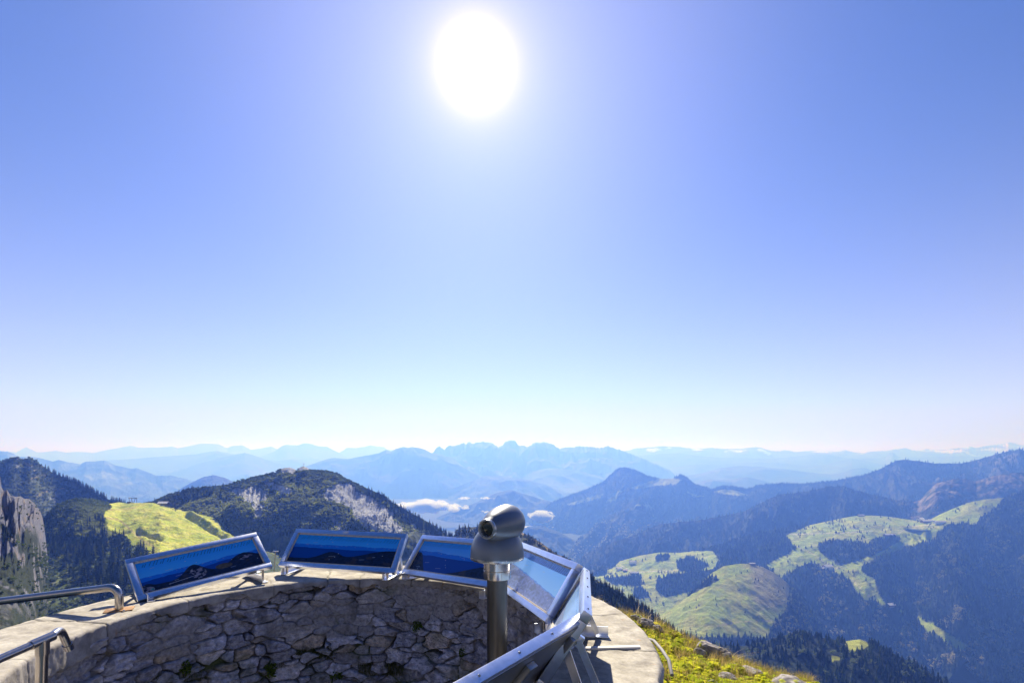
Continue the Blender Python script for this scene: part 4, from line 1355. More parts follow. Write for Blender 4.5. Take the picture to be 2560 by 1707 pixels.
cloud('cloud', P(1062, 1266, 6800), (780, 260, 165), 150, 1, 'long white cloud bank lying in the valley right of the central hill')
cloud('cloud', P(1162, 1245, 7000), (120, 90, 50), 26, 2, 'small white wisp above the right end of the valley cloud bank')
cloud('cloud', P(1215, 1245, 7000), (210, 90, 36), 30, 3, 'flat white wisp touching the left flank of the small blue hill')
cloud('cloud', P(1212, 1278, 6000), (60, 60, 50), 10, 4, 'tiny wisp just left of the telescope head')
cloud('cloud', P(1352, 1290, 5900), (200, 100, 140), 50, 5, 'ragged white cloud puff just right of the telescope head')
cloud('cloud', P(1335, 1318, 5700), (330, 110, 50), 60, 6, 'thin cloud layer under the ragged puff right of the telescope')

# ------------------------------------------------------------------ the round stone turret
CX, CY = -1.10, 2.95
RI, RO, ZT = 1.385, 1.87, -1.0
A0, A1 = math.radians(-72), math.radians(232)


def stone_wall():
    root = empty('stone_wall', (CX, CY, -2.1), 'round rubble stone parapet wall with a smooth concrete coping on top', 'wall')
    na, nz = 1150, 250
    th = np.linspace(A0, A1, na)
    zz = np.linspace(ZT - 0.03, -2.08, nz)
    TH, ZZ = np.meshgrid(th, zz)
    U = TH * RI + 0.02 * fbm(TH * 5, ZZ * 7, 1, 3)
    W_ = ZZ + 0.016 * fbm(TH * 6, ZZ * 8, 4, 3)
    # irregular courses of flat-ish blocks: anisotropic jittered Voronoi
    cw, ch = 0.158, 0.076
    r = np.random.default_rng(11)
    NX, NZ = 80, 40
    jx, jz = r.random((NX, NZ)), r.random((NX, NZ))
    szr = r.random((NX, NZ))
    gx_, gz_ = U / cw + 200, W_ / ch + 200
    ix, iz = np.floor(gx_).astype(int), np.floor(gz_).astype(int)
    d1 = np.full(U.shape, 9.0); d2 = np.full(U.shape, 9.0)
    idm = np.zeros(U.shape, int)
    ox = np.zeros(U.shape); oz = np.zeros(U.shape)
    for a in (-2, -1, 0, 1, 2):
        for b in (-2, -1, 0, 1, 2):
            jx_ = jx[(ix + a) % NX, (iz + b) % NZ]; jz_ = jz[(ix + a) % NX, (iz + b) % NZ]
            sz_ = szr[(ix + a) % NX, (iz + b) % NZ]
            ex = ix + a + 0.5 + (jx_ - .5) * 1.0 - gx_
            ez = iz + b + 0.5 + (jz_ - .5) * 1.0 - gz_
            dd = (np.abs(ex) ** 5 + np.abs(ez) ** 5) ** (1 / 5) - 0.62 * sz_ ** 2
            nid = ((ix + a) % NX) * NZ + (iz + b) % NZ
            nearer = dd < d1
            d2 = np.where(nearer, d1, np.minimum(d2, dd))
            idm = np.where(nearer, nid, idm)
            ox = np.where(nearer, ex, ox); oz = np.where(nearer, ez, oz)
            d1 = np.where(nearer, dd, d1)
    edge = d2 - d1
    rr = r.random((NX * NZ, 8))
    st = rr[idm]
    gap = 0.05 + 0.16 * sstep(-0.2, 0.4, fbm(U / 0.11, W_ / 0.09, 21, 4)) + 0.05 * fbm(U / 0.02, W_ / 0.02, 31, 3)
    body = sstep(gap * 0.25, gap, edge)
    prof = np.minimum(edge / 0.22, 1) ** 0.6
    tilt = (ox * (st[..., 0] - .5) + oz * (st[..., 1] - .5)) * 0.030
    recess = st[..., 7] < 0.10
    D = body * (0.014 + 0.030 * st[..., 2] ** 1.3 + 0.012 * prof + tilt * 1.5) * np.where(recess, 0.15, 1)
    D += body * (0.022 * ridged(U / 0.09 + st[..., 3] * 9, W_ / 0.045, st[..., 4] * 9, 5) - 0.013) + 0.008 * fbm(U / 0.02, W_ / 0.014, 2, 4)
    # rougher mortar smeared over part of the face, deeper holes elsewhere
    smear = sstep(0.0, 0.22, fbm(TH * 2.1, ZZ * 3.2, 5.5, 4) + 0.04 * sstep(-1.28, -1.10, ZZ))
    D = D * (1 - 0.75 * smear) + smear * (0.026 + 0.016 * fbm(U / 0.05, W_ / 0.05, 3, 4))
    hole = sstep(0.18, 0.32, fbm(TH * 5.5, ZZ * 9, 8.5, 3)) * (1 - body) * (1 - smear)
    D -= 0.07 * hole
    lo = sstep(ZT - 0.005, ZT - 0.03, ZZ)
    R_ = RI - D * lo - 0.035 * sstep(ZT - .15, -1.9, ZZ)
    V = np.stack([R_ * np.cos(TH), R_ * np.sin(TH), ZZ + 2.1], -1)
    base = mixc(np.array([0.25, 0.24, 0.285]), np.array([0.56, 0.54, 0.62]), st[..., 5] ** 1.2)
    base = mixc(base, np.array([0.46, 0.35, 0.24]), (st[..., 6] > 0.90) * 0.7)
    base = mixc(base, np.array([0.62, 0.56, 0.56]), (st[..., 6] < 0.08) * 0.8)
    v_ = fbm(U / 0.05, W_ / 0.03, 6, 5)
    base = base * (1 + 1.0 * v_[..., None])
    base = mixc(base, np.array([0.68, 0.64, 0.63]), sstep(0.22, 0.42, fbm(U / 0.03, W_ / 0.05, 12, 5)) * .6)
    mort = np.array([0.20, 0.18, 0.17]) * (1 + 0.5 * fbm(U / 0.02, W_ / 0.02, 9, 4))[..., None]
    c = mixc(mort, base, sstep(gap * 0.2, gap * 0.8, edge))
    sm = np.array([0.30, 0.28, 0.285]) * (1 + 0.5 * fbm(U / 0.04, W_ / 0.04, 10, 5))[..., None]
    c = mixc(c, sm, smear * 0.8)
    # dark damp streaks, moss low down and in joints
    c = c * (1 - 0.45 * sstep(0.05, 0.35, fbm(TH * 7, ZZ * 1.2, 7, 4)))[..., None]
    ms = sstep(0.12, 0.3, fbm(TH * 4.5, ZZ * 5, 15, 4) + 0.25 * sstep(-1.35, -1.75, ZZ) - 0.1) * (1 - 0.6 * body)
    c = mixc(c, np.array([0.06, 0.085, 0.02]), ms * 0.85)
    me = np_mesh('masonry', V.reshape(-1, 3), grid_faces(nz, na)[:, ::-1], c.reshape(-1, 3), False)
    obj('masonry', me, M['stone'], root)
    # coping: inner lip, top and outer face as one swept section with worn, cracked edge
    na = 1100
    th = np.linspace(A0, A1, na)
    drop = 0.032 + 0.055 * np.clip(fbm(th * 7, 3.3, 0, 4) + 0.15, -0.6, 1) + 0.12 * sstep(math.radians(163), math.radians(180), th) + 0.03 * sstep(.28, .5, fbm(th * 3, 9.3, 0, 2))
    drop = drop + 0.030 * fbm(th * 26, 7.7, 0, 4)
    drop = np.maximum(drop, 0.012)
    wav = 0.014 * fbm(th * 9, 1.1, 0, 3)
    sec = []
    for k in range(14):            # inner face from its ragged lower edge upwards
        f = k / 13
        sec.append((RI - 0.055 + 0.010 * f + wav + (0.03 if k == 0 else 0), ZT - drop * (1 - f) * 1.0 - 0.012))
    for rr_, dz in ((RI - 0.030, -0.002), (RI + 0.0, 0.0)):
        sec.append((rr_ + wav, np.full(na, ZT + dz)))
    for f in np.linspace(0.05, 0.96, 34):
        sec.append((RI + (RO - RI) * f + 0 * th, np.full(na, ZT)))
    wo = 0.02 * fbm(th * 6, 5.1, 0, 4)
    sec += [(RO - 0.01 + wo, np.full(na, ZT - 0.006)), (RO + 0.006 + wo, np.full(na, ZT - 0.03)), (RO + wo, np.full(na, ZT - 0.12)), (RO - 0.04 + wo, np.full(na, ZT - 0.16)), (RO - 0.05 + 0 * th, np.full(na, ZT - 1.1))]
    Rr = np.array([np.broadcast_to(s_[0], (na,)) for s_ in sec])
    Zz = np.array([s_[1] for s_ in sec])
    TH2 = np.repeat(th[None], len(sec), 0)
    x, y = Rr * np.cos(TH2), Rr * np.sin(TH2)
    n1 = fbm(x / 0.11, y / 0.11, Zz / .11, 5)
    n2 = fbm(x / 0.03, y / 0.03, Zz / .03, 4)
    Zz = Zz + 0.006 * n1 + 0.002 * n2
    Rr = Rr + 0.004 * n2
    # radial cracks between slabs
    crack = np.zeros_like(TH2)
    for a_, wd in ((172, 1), (149, .5), (107, 1), (96, .8), (78, 1), (66, .6), (33, .5), (-8, 1), (12, .6), (124, .5), (196, .5)):
        off = np.radians(a_) + 0.035 * fbm(Rr * 6, a_, 0, 4)
        crack = np.maximum(crack, np.exp(-((TH2 - off) * Rr / (0.003 * (0.6 + wd))) ** 2) * wd)
    Zz = Zz - 0.010 * crack
    Rr = np.where(np.arange(len(sec))[:, None] < 15, Rr + 0.006 * crack, Rr)
    V = np.stack([Rr * np.cos(TH2), Rr * np.sin(TH2), Zz + 2.1], -1)
    c = mixc(np.array([0.36, 0.325, 0.28]), np.array([0.50, 0.46, 0.40]), sstep(-0.3, 0.35, n1)) * (1 + 0.25 * n2[..., None])
    c = mixc(c, np.array([0.19, 0.17, 0.155]), sstep(0.12, 0.38, fbm(x / 0.16, y / 0.16, 5, 5)) * 0.55)
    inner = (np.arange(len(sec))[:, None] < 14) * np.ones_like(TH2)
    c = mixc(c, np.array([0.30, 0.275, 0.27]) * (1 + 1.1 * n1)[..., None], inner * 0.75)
    c = mixc(c, np.array([0.05, 0.045, 0.035]), np.clip(crack, 0, 1) * 0.85)
    c = mixc(c, np.array([0.42, 0.20, 0.06]), sstep(0.42, 0.55, fbm(x / 0.07, y / 0.05, 11, 3)) * 0.6)
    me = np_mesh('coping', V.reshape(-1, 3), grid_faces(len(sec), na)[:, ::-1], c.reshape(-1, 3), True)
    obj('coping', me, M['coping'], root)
    # pale strip added for the sunlit edge between two coping slabs, right side
    sb = MB()
    sb.box(0.30, 0.028, 0.012, Matrix.Translation((1.62, -0.22, ZT + 2.1 + 0.004)) @ Matrix.Rotation(math.radians(4), 4, 'Z'), 0.004)
    sb.build('lit_edge_strip', M['plaster'], root)
    return root


stone_wall()
pf = MB()
pf.lathe([(0, -2.09), (RO - 0.05, -2.09), (RO - 0.05, -2.4), (0, -2.4)], Matrix.Translation((CX, CY, 0)), 64)
tag(pf.build('platform_floor', M['bank']), kind='structure')
me = bpy.data.meshes['platform_floor']
if 'Col' not in me.color_attributes:
    a = me.color_attributes.new('Col', 'FLOAT_COLOR', 'POINT')
    a.data.foreach_set('color', np.tile(np.array([0.36, 0.37, 0.39, 1], np.float32), len(me.vertices)))


# ------------------------------------------------------------------ panorama panels
def Rmat(yaw, tilt, roll):
    return Matrix.Rotation(yaw, 4, 'Z') @ Matrix.Rotation(-roll, 4, 'Y') @ Matrix.Rotation(tilt, 4, 'X')


def print_colors(U, V, kind, seed, W_, H_):
    """the printed mountain photograph; U, V 0..1 from lower left"""
    sk = mixc(np.array([0.13, 0.62, 1.0]), np.array([0.01, 0.34, 0.95]), V)
    if kind in (3, 4, 5):
        sk = mixc(np.array([0.30, 0.64, 1.0]), np.array([0.01, 0.34, 0.95]), V)
    x = U * W_
    hor = {1: .50 + .10 * U, 2: .66 - .0 * U, 3: .66 - .08 * U, 4: .60 - .25 * U, 5: .5 - .3 * U, 6: .5}[kind]
    far_ = hor + 0.05 * fbm(x * 6, seed, 0, 5) + 0.02 * fbm(x * 26, seed, 3, 3)
    c = mixc(sk, np.array([0.01, 0.19, 0.72]), (V < far_).astype(float))
    c = mixc(c, np.array([0.30, 0.42, 0.62]), ((V < far_) & (V > far_ - 0.05) & (fbm(x * 40, V * 40, seed, 3) > 0.25)).astype(float) * .5)
    mid = hor - 0.12 + 0.08 * fbm(x * 4.0, seed + 3, 0, 5)
    c = mixc(c, np.array([0.0, 0.06, 0.34]) * 1.0, (V < mid).astype(float))
    if kind == 1:
        nr = 0.22 + 0.34 * np.exp(-((U - .42) / .10) ** 2) + 0.36 * np.exp(-((U - .86) / .17) ** 2) + 0.08 * np.exp(-((U - .05) / .05) ** 2) + 0.02 * fbm(x * 20, seed, 3, 4)
    elif kind == 2:
        nr = 0.18 + 0.26 * np.exp(-((U - .40) / .12) ** 2) + 0.38 * sstep(.4, .95, U) + 0.02 * fbm(x * 14, seed, 3, 4)
    elif kind == 3:
        nr = 0.60 * sstep(.24, .04, U) + 0.40 * np.exp(-((U - .95) / .35) ** 2) + 0.02 * fbm(x * 14, seed, 3, 4)
    else:
        nr = hor - 0.03 + 0.05 * fbm(x * 12, seed, 3, 5)
    n = fbm(x * 30, V * 15, seed, 4)
    dark = np.array([0.008, 0.018, 0.055]) if kind < 4 else np.array([0.13, 0.16, 0.38])  # dark areas lifted on the later boards to carry their sky reflection
    nc = dark * (1 + 1.2 * n)[..., None]
    nc = mixc(nc, np.array([0.055, 0.045, 0.05]), sstep(.1, .4, fbm(x * 9, V * 5, seed + 5, 4)) * .8)
    c = mixc(c, nc, (V < nr).astype(float))
    if kind == 1:
        rk = (np.exp(-((U - .44) / .075) ** 2 - ((V - .28) / .2) ** 2) > .45) | (np.exp(-((U - .86) / .1) ** 2 - ((V - .42) / .09) ** 2) > .6) | ((U < .10) & (V < .3 - U * 1.5))
        c = mixc(c, np.array([0.26, 0.23, 0.28]), (rk & (n > 0.02) & (V < nr)).astype(float) * .9)
        br = np.exp(-((U - .66) / .09) ** 2 - ((V - .30) / .10) ** 2) > .5
        c = mixc(c, np.array([0.10, 0.075, 0.05]) * (1 + n)[..., None], br.astype(float))
        ca = np.abs(V - (.16 + .3 * (U - .25))) < .008
        c = mixc(c, np.array([0.45, 0.45, 0.5]), (ca & (U > .2) & (U < .46)).astype(float) * .8)
        ring_ = np.abs(np.hypot((U - .075) * W_, (V - .12) * H_) - .011) < .003
        dot_ = np.hypot((U - .075) * W_, (V - .12) * H_) < .006
        c = mixc(c, np.array([0.25, 0.30, 0.33]), ring_.astype(float))
        c = mixc(c, np.array([0.02, 0.35, 0.33]), dot_.astype(float))
    if kind >= 4:        # pale wash painted in for the sky these boards reflect
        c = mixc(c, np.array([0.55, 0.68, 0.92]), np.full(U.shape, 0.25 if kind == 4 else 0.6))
    # rows of small slanted peak names along the top of the print
    sl = x - 0.55 * (V - 0.8) * H_
    r = np.random.default_rng(seed)
    tx = np.zeros_like(U)
    n_lab = 34
    for k in range(n_lab):
        x0 = (0.035 + 0.93 * (k + r.random() * .5) / n_lab) * W_
        ln = r.uniform(0.07, 0.15)
        v0 = 0.80 + (0.03 * r.random() if kind < 3 else 0.02)
        m_ = (np.abs(sl - x0) < 0.0032) & (V > v0) & (V < v0 + ln)
        m_ &= (np.sin(V * H_ * 900 + k) > -0.55)
        tx = np.maximum(tx, m_)
    c = mixc(c, np.array([0.0, 0.035, 0.16]), tx * 0.85)
    for k in range(5):            # scratches and small white captions
        x0, y0 = r.random() * .8 * W_ + .05, r.random()
        y0 = 0.08 + 0.3 * y0 if k < 3 else .5 + .3 * y0
        m_ = (x > x0) & (x < x0 + r.uniform(.02, .07)) & (np.abs(V - y0 - (x - x0) * .3) < .007)
        c = mixc(c, np.array([0.40, 0.48, 0.6]), m_ * 0.55)
    for k in range(9):
        x0, y0 = r.random() * W_, r.random() * H_
        c = mixc(c, np.array([0.6, 0.65, 0.7]), (np.hypot(x - x0, V * H_ - y0) < 0.0032) * .8)
    return c


PAN = {1: [0.803, 0.733, 0.112, -2.232, 3.885, 0.901], 2: [-0.223, 0.858, -0.01, -1.466, 4.329, 1.066], 3: [-0.712, 0.883, 0.048, -0.527, 3.96, 1.013],
       4: [-1.265, 0.982, 0.036, 0.016, 3.408, 1.09], 5: [-1.707, 1.001, 0.027, 0.148, 2.547, 0.93]}
H_P = 0.37
PLAB = {1: 'tilted panorama board showing a white rock face, leftmost, beside the pipe handrail', 2: 'tilted panorama board with white sticker on its frame, second from the left',
        3: 'tilted panorama board left of and partly behind the telescope', 4: 'tilted panorama board right behind the telescope post with sky reflection painted into its blue print',
        5: 'narrow looking panorama board seen edge on with pale sky reflection', 6: 'nearest panorama board seen from its grey metal back at the bottom'}


def panel(k, yaw, tilt, roll, x, y, W_, zb=-0.93):
    root = empty('panorama_board', (x, y, zb), PLAB[k], 'information board', 'panorama boards round the parapet')
    Rm = Rmat(yaw, tilt, roll)
    B = 0.040      # frame member width
    T_ = 0.040     # depth
    # frame in local coords: x along, y up the slope, z towards the reader; corners butted
    fr = MB()
    Tm = lambda px, py, pz=0: Rm @ Matrix.Translation((px, py, pz))
    fr.box(W_, B, T_, Tm(0, B / 2, -T_ / 2), 0.003)
    fr.box(W_, B, T_, Tm(0, H_P - B / 2, -T_ / 2), 0.003)
    fr.box(B, H_P - 2 * B - 0.002, T_, Tm(-W_ / 2 + B / 2, H_P / 2, -T_ / 2), 0.003)
    fr.box(B, H_P - 2 * B - 0.002, T_, Tm(W_ / 2 - B / 2, H_P / 2, -T_ / 2), 0.003)
    frame = fr.build('frame', M['alu'], root)
    iw, ih = W_ - 2 * B, H_P - 2 * B
    nu, nv = (420, 150) if k < 6 else (40, 20)
    u, v = np.meshgrid(np.linspace(0, 1, nu), np.linspace(0, 1, nv))
    col = print_colors(u, v, k, k * 7 + 3, iw, ih)
    lx, ly = (u - .5) * (iw - 0.002), B + 0.001 + v * (ih - 0.002)
    R3 = np.array(Rm.to_3x3())
    Lc = np.stack([lx, ly, np.full_like(lx, -0.017)], -1).reshape(-1, 3)
    me = np_mesh('print', Lc @ R3.T, grid_faces(nv, nu), col.reshape(-1, 3), True)
    obj('print', me, M['print'], root)
    # narrow beading strips that hold the print (catch the sun)
    bd = MB()
    bd.box(iw * 0.97, 0.009, 0.010, Tm(0, B + 0.0055, -0.011))
    bd.box(iw * 0.97, 0.008, 0.010, Tm(0, H_P - B - 0.005, -0.011))
    bd.box(0.007, ih * .97, 0.010, Tm(-iw / 2 + 0.0045, H_P / 2, -0.0115)).box(0.007, ih * .97, 0.010, Tm(iw / 2 - 0.0045, H_P / 2, -0.0115))
    bd.build('beading', M['beading'], root)
    MB().box(W_ - 0.03, H_P - 0.03, 0.003, Tm(0, H_P / 2, -T_ - 0.0025)).build('back_plate', M['alu_back'], root)
    if k == 6:
        MB().box(0.05, 0.26, 0.025, Tm(-0.10, 0.17, -T_ - 0.017), 0.003).build('back_rib', M['alu_back'], root)
        MB().box(0.05, 0.26, 0.025, Tm(-W_ / 2 + 0.09, 0.18, -T_ - 0.017), 0.003).build('back_rib', M['alu_back'], root)
    for q in range(5):            # screw heads along the outer top edge
        sx = -W_ / 2 + 0.06 + q * (W_ - 0.12) / 4
        sm = Tm(sx, H_P + 0.001, -T_ / 2) @ Matrix.Rotation(-math.pi / 2, 4, 'X')
        MB().lathe([(0.0, 0.004), (0.0035, 0.003), (0.005, 0.0)], sm, 12).build('screw', M['steel'], root)
    # stand on either side: a channel laid radially on the coping, a strut up to the board's back
    for sgn in (-1, 1):
        lx0 = sgn * (W_ / 2 - 0.07)
        foot = Rm @ Vector((lx0, 0.012, -T_ / 2))
        back = Rm @ Vector((lx0, H_P * 0.62, -T_ - 0.01))
        out = Vector((-math.sin(yaw), math.cos(yaw), 0))
        zf = ZT - zb + 0.014
        a = Vector((foot.x, foot.y, zf)) - out * 0.05
        ln = 0.36
        ch_ = Matrix.Translation(a + out * ln / 2 + Vector((0, 0, 0.010))) @ Matrix.Rotation(yaw, 4, 'Z')
        cb = MB()
        cb.box(0.045, ln, 0.004, ch_ @ Matrix.Translation((0, 0, -0.018)))
        cb.box(0.004, ln, 0.046, ch_ @ Matrix.Translation((-0.0205, 0, 0.007)))
        base = cb.build('base_channel', M['alu'], root)
        MB().tube([foot, Vector((foot.x, foot.y, zf - 0.004))], 0.009, 10).build('hinge_pin', M['steel'], root)
        e = a + out * (ln - 0.07) + Vector((0, 0, 0.005))
        d = back - e
        sm = Matrix.Translation((e + back) / 2) @ d.to_track_quat('Y', 'Z').to_matrix().to_4x4()
        wst = 0.042 if k == 6 else 0.030
        MB().box(wst, d.length, 0.004, sm).box(0.004, d.length, wst * .9, sm @ Matrix.Translation((-wst / 2 - 0.003, 0, wst * .45))).build('strut', M['alu'], root)
        MB().box(0.03, 0.05, 0.03, Tm(lx0, H_P * 0.64, -T_ - 0.02), 0.003).build('strut_bracket', M['alu'], root)
        MB().tube([back + Vector((math.cos(yaw), math.sin(yaw), 0)) * -0.022, back + Vector((math.cos(yaw), math.sin(yaw), 0)) * 0.022], 0.007, 10).build('bolt', M['steel'], root)
    return root, Tm


for k in range(1, 6):
    rt, Tm = panel(k, *PAN[k])
    if k == 2:
        MB().box(0.052, 0.022, 0.001, Tm(-0.065 + 0.03, H_P - 0.018, 0.001)).build('sticker', M['white'], rt)
Rm6 = Rmat(-2.16, 0.92, 0.0)
tl = Vector((0.29, 2.155, -0.635))
c6 = tl - (Rm6 @ Vector((-0.5, H_P, 0)))
panel(6, -2.16, 0.92, 0.0, c6.x, c6.y, 1.0, c6.z)


# ------------------------------------------------------------------ telescope
def telescope():
    Y = 2.6
    tx = (1243 - 1280) / F * Y
    root = empty('telescope', (tx, Y, -2.1), 'grey metal coin free lookout telescope on a thick steel post', 'telescope')
    L = lambda z: z + 2.1
    pz = lambda py, yy=Y: (HZ - py) / F * yy
    zr = pz(1400)
    MB().lathe([(0.0505, 0.0), (0.0505, L(pz(1443)))], seg=48).build('post', M['steel_dull'], root)
    col_ = MB()
    col_.lathe([(0.052, L(pz(1445))), (0.066, L(pz(1444))), (0.067, L(pz(1442))), (0.067, L(pz(1424))), (0.0655, L(pz(1423.3))), (0.0655, L(pz(1423))), (0.067, L(pz(1422))), (0.067, L(zr) + 0.004), (0.05, L(zr) + 0.004)], seg=64)
    col_.build('collar', M['steel'], root)
    dome = MB()
    dome.lathe([(0.0, L(zr) + 0.004), (0.120, L(zr) + 0.004), (0.131, L(zr) + 0.008), (0.1335, L(zr) + 0.014), (0.1335, L(zr) + 0.022)], seg=64)
    dome.build('rim', M['rim'], root)
    prof = [(0.1325, 0.022), (0.1325, 0.040), (0.1305, 0.06), (0.126, 0.08), (0.119, 0.10), (0.109, 0.12), (0.096, 0.137), (0.079, 0.151), (0.055, 0.162), (0.03, 0.167), (0, 0.168)]
    body = MB()
    body.lathe([(r_, L(zr) + z_) for r_, z_ in prof], Matrix.Diagonal((1.0, 1.0, 1.0, 1.0)), 64)
    body.build('housing', M['enamel'], root)
    # barrel: from the eyepiece (towards us, left) to the rounded objective end (away, right)
    pf_ = Vector(P(1218.5, 1321.5, 2.45)) - Vector((tx, Y, -2.1))
    pc_ = Vector(P(1266, 1306, 2.60)) - Vector((tx, Y, -2.1))
    d = (pc_ - pf_).normalized()
    q = d.to_track_quat('Z', 'Y').to_matrix().to_4x4()
    q.translation = pf_
    ln = (pc_ - pf_).length
    bp_ = [(0.0445, 0.000), (0.0475, 0.004), (0.050, 0.015)]
    for i in range(1, 13):
        t = i / 12
        bp_.append((0.050 + (0.0905 - 0.050) * math.sin(t * math.pi / 2) ** 0.8, 0.015 + (ln - 0.015) * t))
    for i in range(1, 15):
        a = i / 14 * math.pi / 2
        bp_.append((0.0905 * math.cos(a), ln + 0.105 * math.sin(a)))
    bp_[-1] = (0.0, ln + 0.105)
    b = MB()
    b.lathe(bp_, q, 64)
    b.build('barrel', M['enamel'], root)
    rg = MB()
    rg.lathe([(0.0335, 0.012), (0.0335, -0.004), (0.0365, -0.009), (0.0395, -0.006), (0.0425, -0.011), (0.0465, -0.010), (0.0485, -0.003), (0.0480, 0.004)], q, 64)
    eye = rg.build('eyepiece_ring', M['rim'], root)
    gl_ = MB()
    gl_.lathe([(0.0, 0.006), (0.02, 0.004), (0.0338, 0.008)], q, 40)
    gl_.build('lens', M['glass'], eye)
    MB().lathe([(0, 0.0025), (0.0025, 0.002), (0.0035, 0.0)], Matrix.Translation((-0.062, -0.028, L(pz(1420)))) @ Matrix.Rotation(-math.pi / 2 * 1.0, 4, 'Y') @ Matrix.Rotation(0, 4, 'X'), 10).build('screw', M['iron'], root)
    return root


telescope()

# ------------------------------------------------------------------ handrails
ra = empty('handrail', tuple(P(298, 1526, 3.41)), 'polished steel pipe handrail bolted to the coping beside the leftmost board', 'handrail')
o0 = Vector(P(298, 1526, 3.41))
pts = [Vector(P(-160, 1524, 3.5)) - o0, Vector(P(0, 1502, 3.5)) - o0]
corner = Vector(P(298, 1465, 3.41)) - o0
corner.x = 0; corner.y = 0
pts += bend(pts[-1], corner, Vector((0, 0, 0)), 0.085, 10)
pts.append(Vector((0, 0, 0.002)))
MB().tube(pts, 0.0245, 28).build('pipe', M['steel'], ra)
MB().box(0.155, 0.10, 0.006, Matrix.Translation((0, 0, 0.008)) @ Matrix.Rotation(math.radians(28), 4, 'Z'), 0.001).build('base_plate', M['rust'], ra)
for sx, sy in ((-1, .3), (1, -.3)):
    MB().lathe([(0, 0.014), (0.006, 0.013), (0.008, 0.006), (0.008, 0.0)], Matrix.Translation((sx * 0.052, sy * 0.10, 0.002)), 6).build('bolt', M['steel'], ra)

o0 = Vector(P(99, 1720, 2.25))
rb = empty('handrail', tuple(Vector((o0.x, o0.y, -2.1))), 'nearer steel handrail with T shaped post head and bent down end at lower left', 'handrail')
base = Vector((o0.x, o0.y, -2.1))
top = Vector(P(106, 1600, 2.25)) - base
foot = Vector((-0.03, 0, 0))
MB().tube([foot, top + Vector((0.0, 0, -0.03))], 0.0215, 28).build('post', M['steel'], rb)
MB().tube([top + Vector((0, 0, -0.060)), top + Vector((0, 0, 0.0))], 0.0250, 28).build('sleeve', M['steel'], rb)
lf = Vector(P(-150, 1722, 1.90)) - base
l0 = Vector(P(0, 1646, 2.10)) - base
dirr = (top - l0).normalized()
MB().tube([lf, l0, top - dirr * 0.02], 0.0165, 28).build('rail', M['steel'], rb)
MB().tube([top - dirr * 0.045, top + dirr * 0.045], 0.0205, 28).build('tee', M['steel'], rb)
r1 = Vector(P(151, 1571, 2.38)) - base
r2 = Vector(P(172, 1618, 2.46)) - base
MB().tube([top + dirr * 0.03] + bend(top + dirr * 0.03, r1, r2, 0.045, 8) + [r2], 0.0165, 28).build('elbow', M['steel'], rb)
dd = (r2 - r1).normalized()
MB().tube([r2 - dd * 0.028, r2 + dd * 0.006], 0.0195, 28).build('end_cap', M['steel'], rb)

# small marker stake just outside the wall between the first two boards
mk = P(683, 1404, 5.3)
mo = empty('marker_stake', tuple(mk), 'thin leaning metal stake with flat head between the two left boards', 'stake')
hd = Vector(P(689, 1378, 5.3)) - Vector(mk)
MB().tube([(0, 0, -0.2), hd], 0.004, 10).build('rod', M['steel'], mo)
MB().box(0.055, 0.02, 0.008, Matrix.Translation(hd), 0.001).build('head', M['steel'], mo)
# conduit along the outside of the coping
cdt = MB()
cdt.tube([P(1612, 1583, 3.75) + np.array([0, 0, -.03]), P(1635, 1601, 3.45), P(1655, 1624, 3.15), P(1672, 1650, 2.92), P(1680, 1668, 2.82) + np.array([0, 0, -.04])], 0.010, 14)
tag(cdt.build('conduit', M['cable']), 'smooth grey cable conduit lying between the coping and the mossy bank', 'conduit')

# ------------------------------------------------------------------ mossy bank outside the wall
BK = [(1380, 1500), (1440, 1502), (1487, 1506), (1520, 1520), (1547, 1530), (1580, 1536), (1600, 1543), (1640, 1560), (1680, 1580), (1730, 1605), (1770, 1628), (1830, 1650), (1880, 1672), (1950, 1692), (2010, 1702), (2120, 1740)]


def bk_disp(x, y, z, t, px, py):
    return 0.03 * fbm(x * 6, y * 6, 1, 4) * sstep(0, .1, t) + 0.05 * fbm(x * 2.5, y * 2.5, 5, 3)


def bk_col(x, y, z, t, px, py):
    n = fbm(x * 9, y * 9, 1, 5)
    c = mixc(np.array([0.09, 0.065, 0.03]), np.array([0.22, 0.20, 0.05]), sstep(-.2, .3, n))
    return c


bkV = sheet('bank', 1380, 2120, 4, [(BK, [(1380, 5.6), (1487, 5.2), (1600, 4.9), (1760, 4.6), (2120, 4.3)]), ([(1380, 1600), (1650, 1640), (1800, 1670), (2120, 1760)], [(1380, 3.9), (2120, 3.7)]), ([(1380, 1900), (2120, 1950)], [(1380, 2.2), (2120, 2.2)])], [50, 50], bk_disp, bk_col, 'bank', back=False)
bkS = SH['bank'][0]
bc0 = bkS[0][0]
# steep outer side so the bank is a solid shoulder
low = bc0.copy(); low[:, 2] -= 45; low[:, 1] += 6; low[:, 0] += 1
tag(obj('bank', np_mesh('bank', np.concatenate([bc0, low]), grid_faces(2, len(bc0)), np.tile([[0.07, 0.06, 0.03]], (2 * len(bc0), 1))), M['bank']), kind='structure')

inbank = lambda px, py: (px > 1500) & (py < 1740) & (px < 2050)
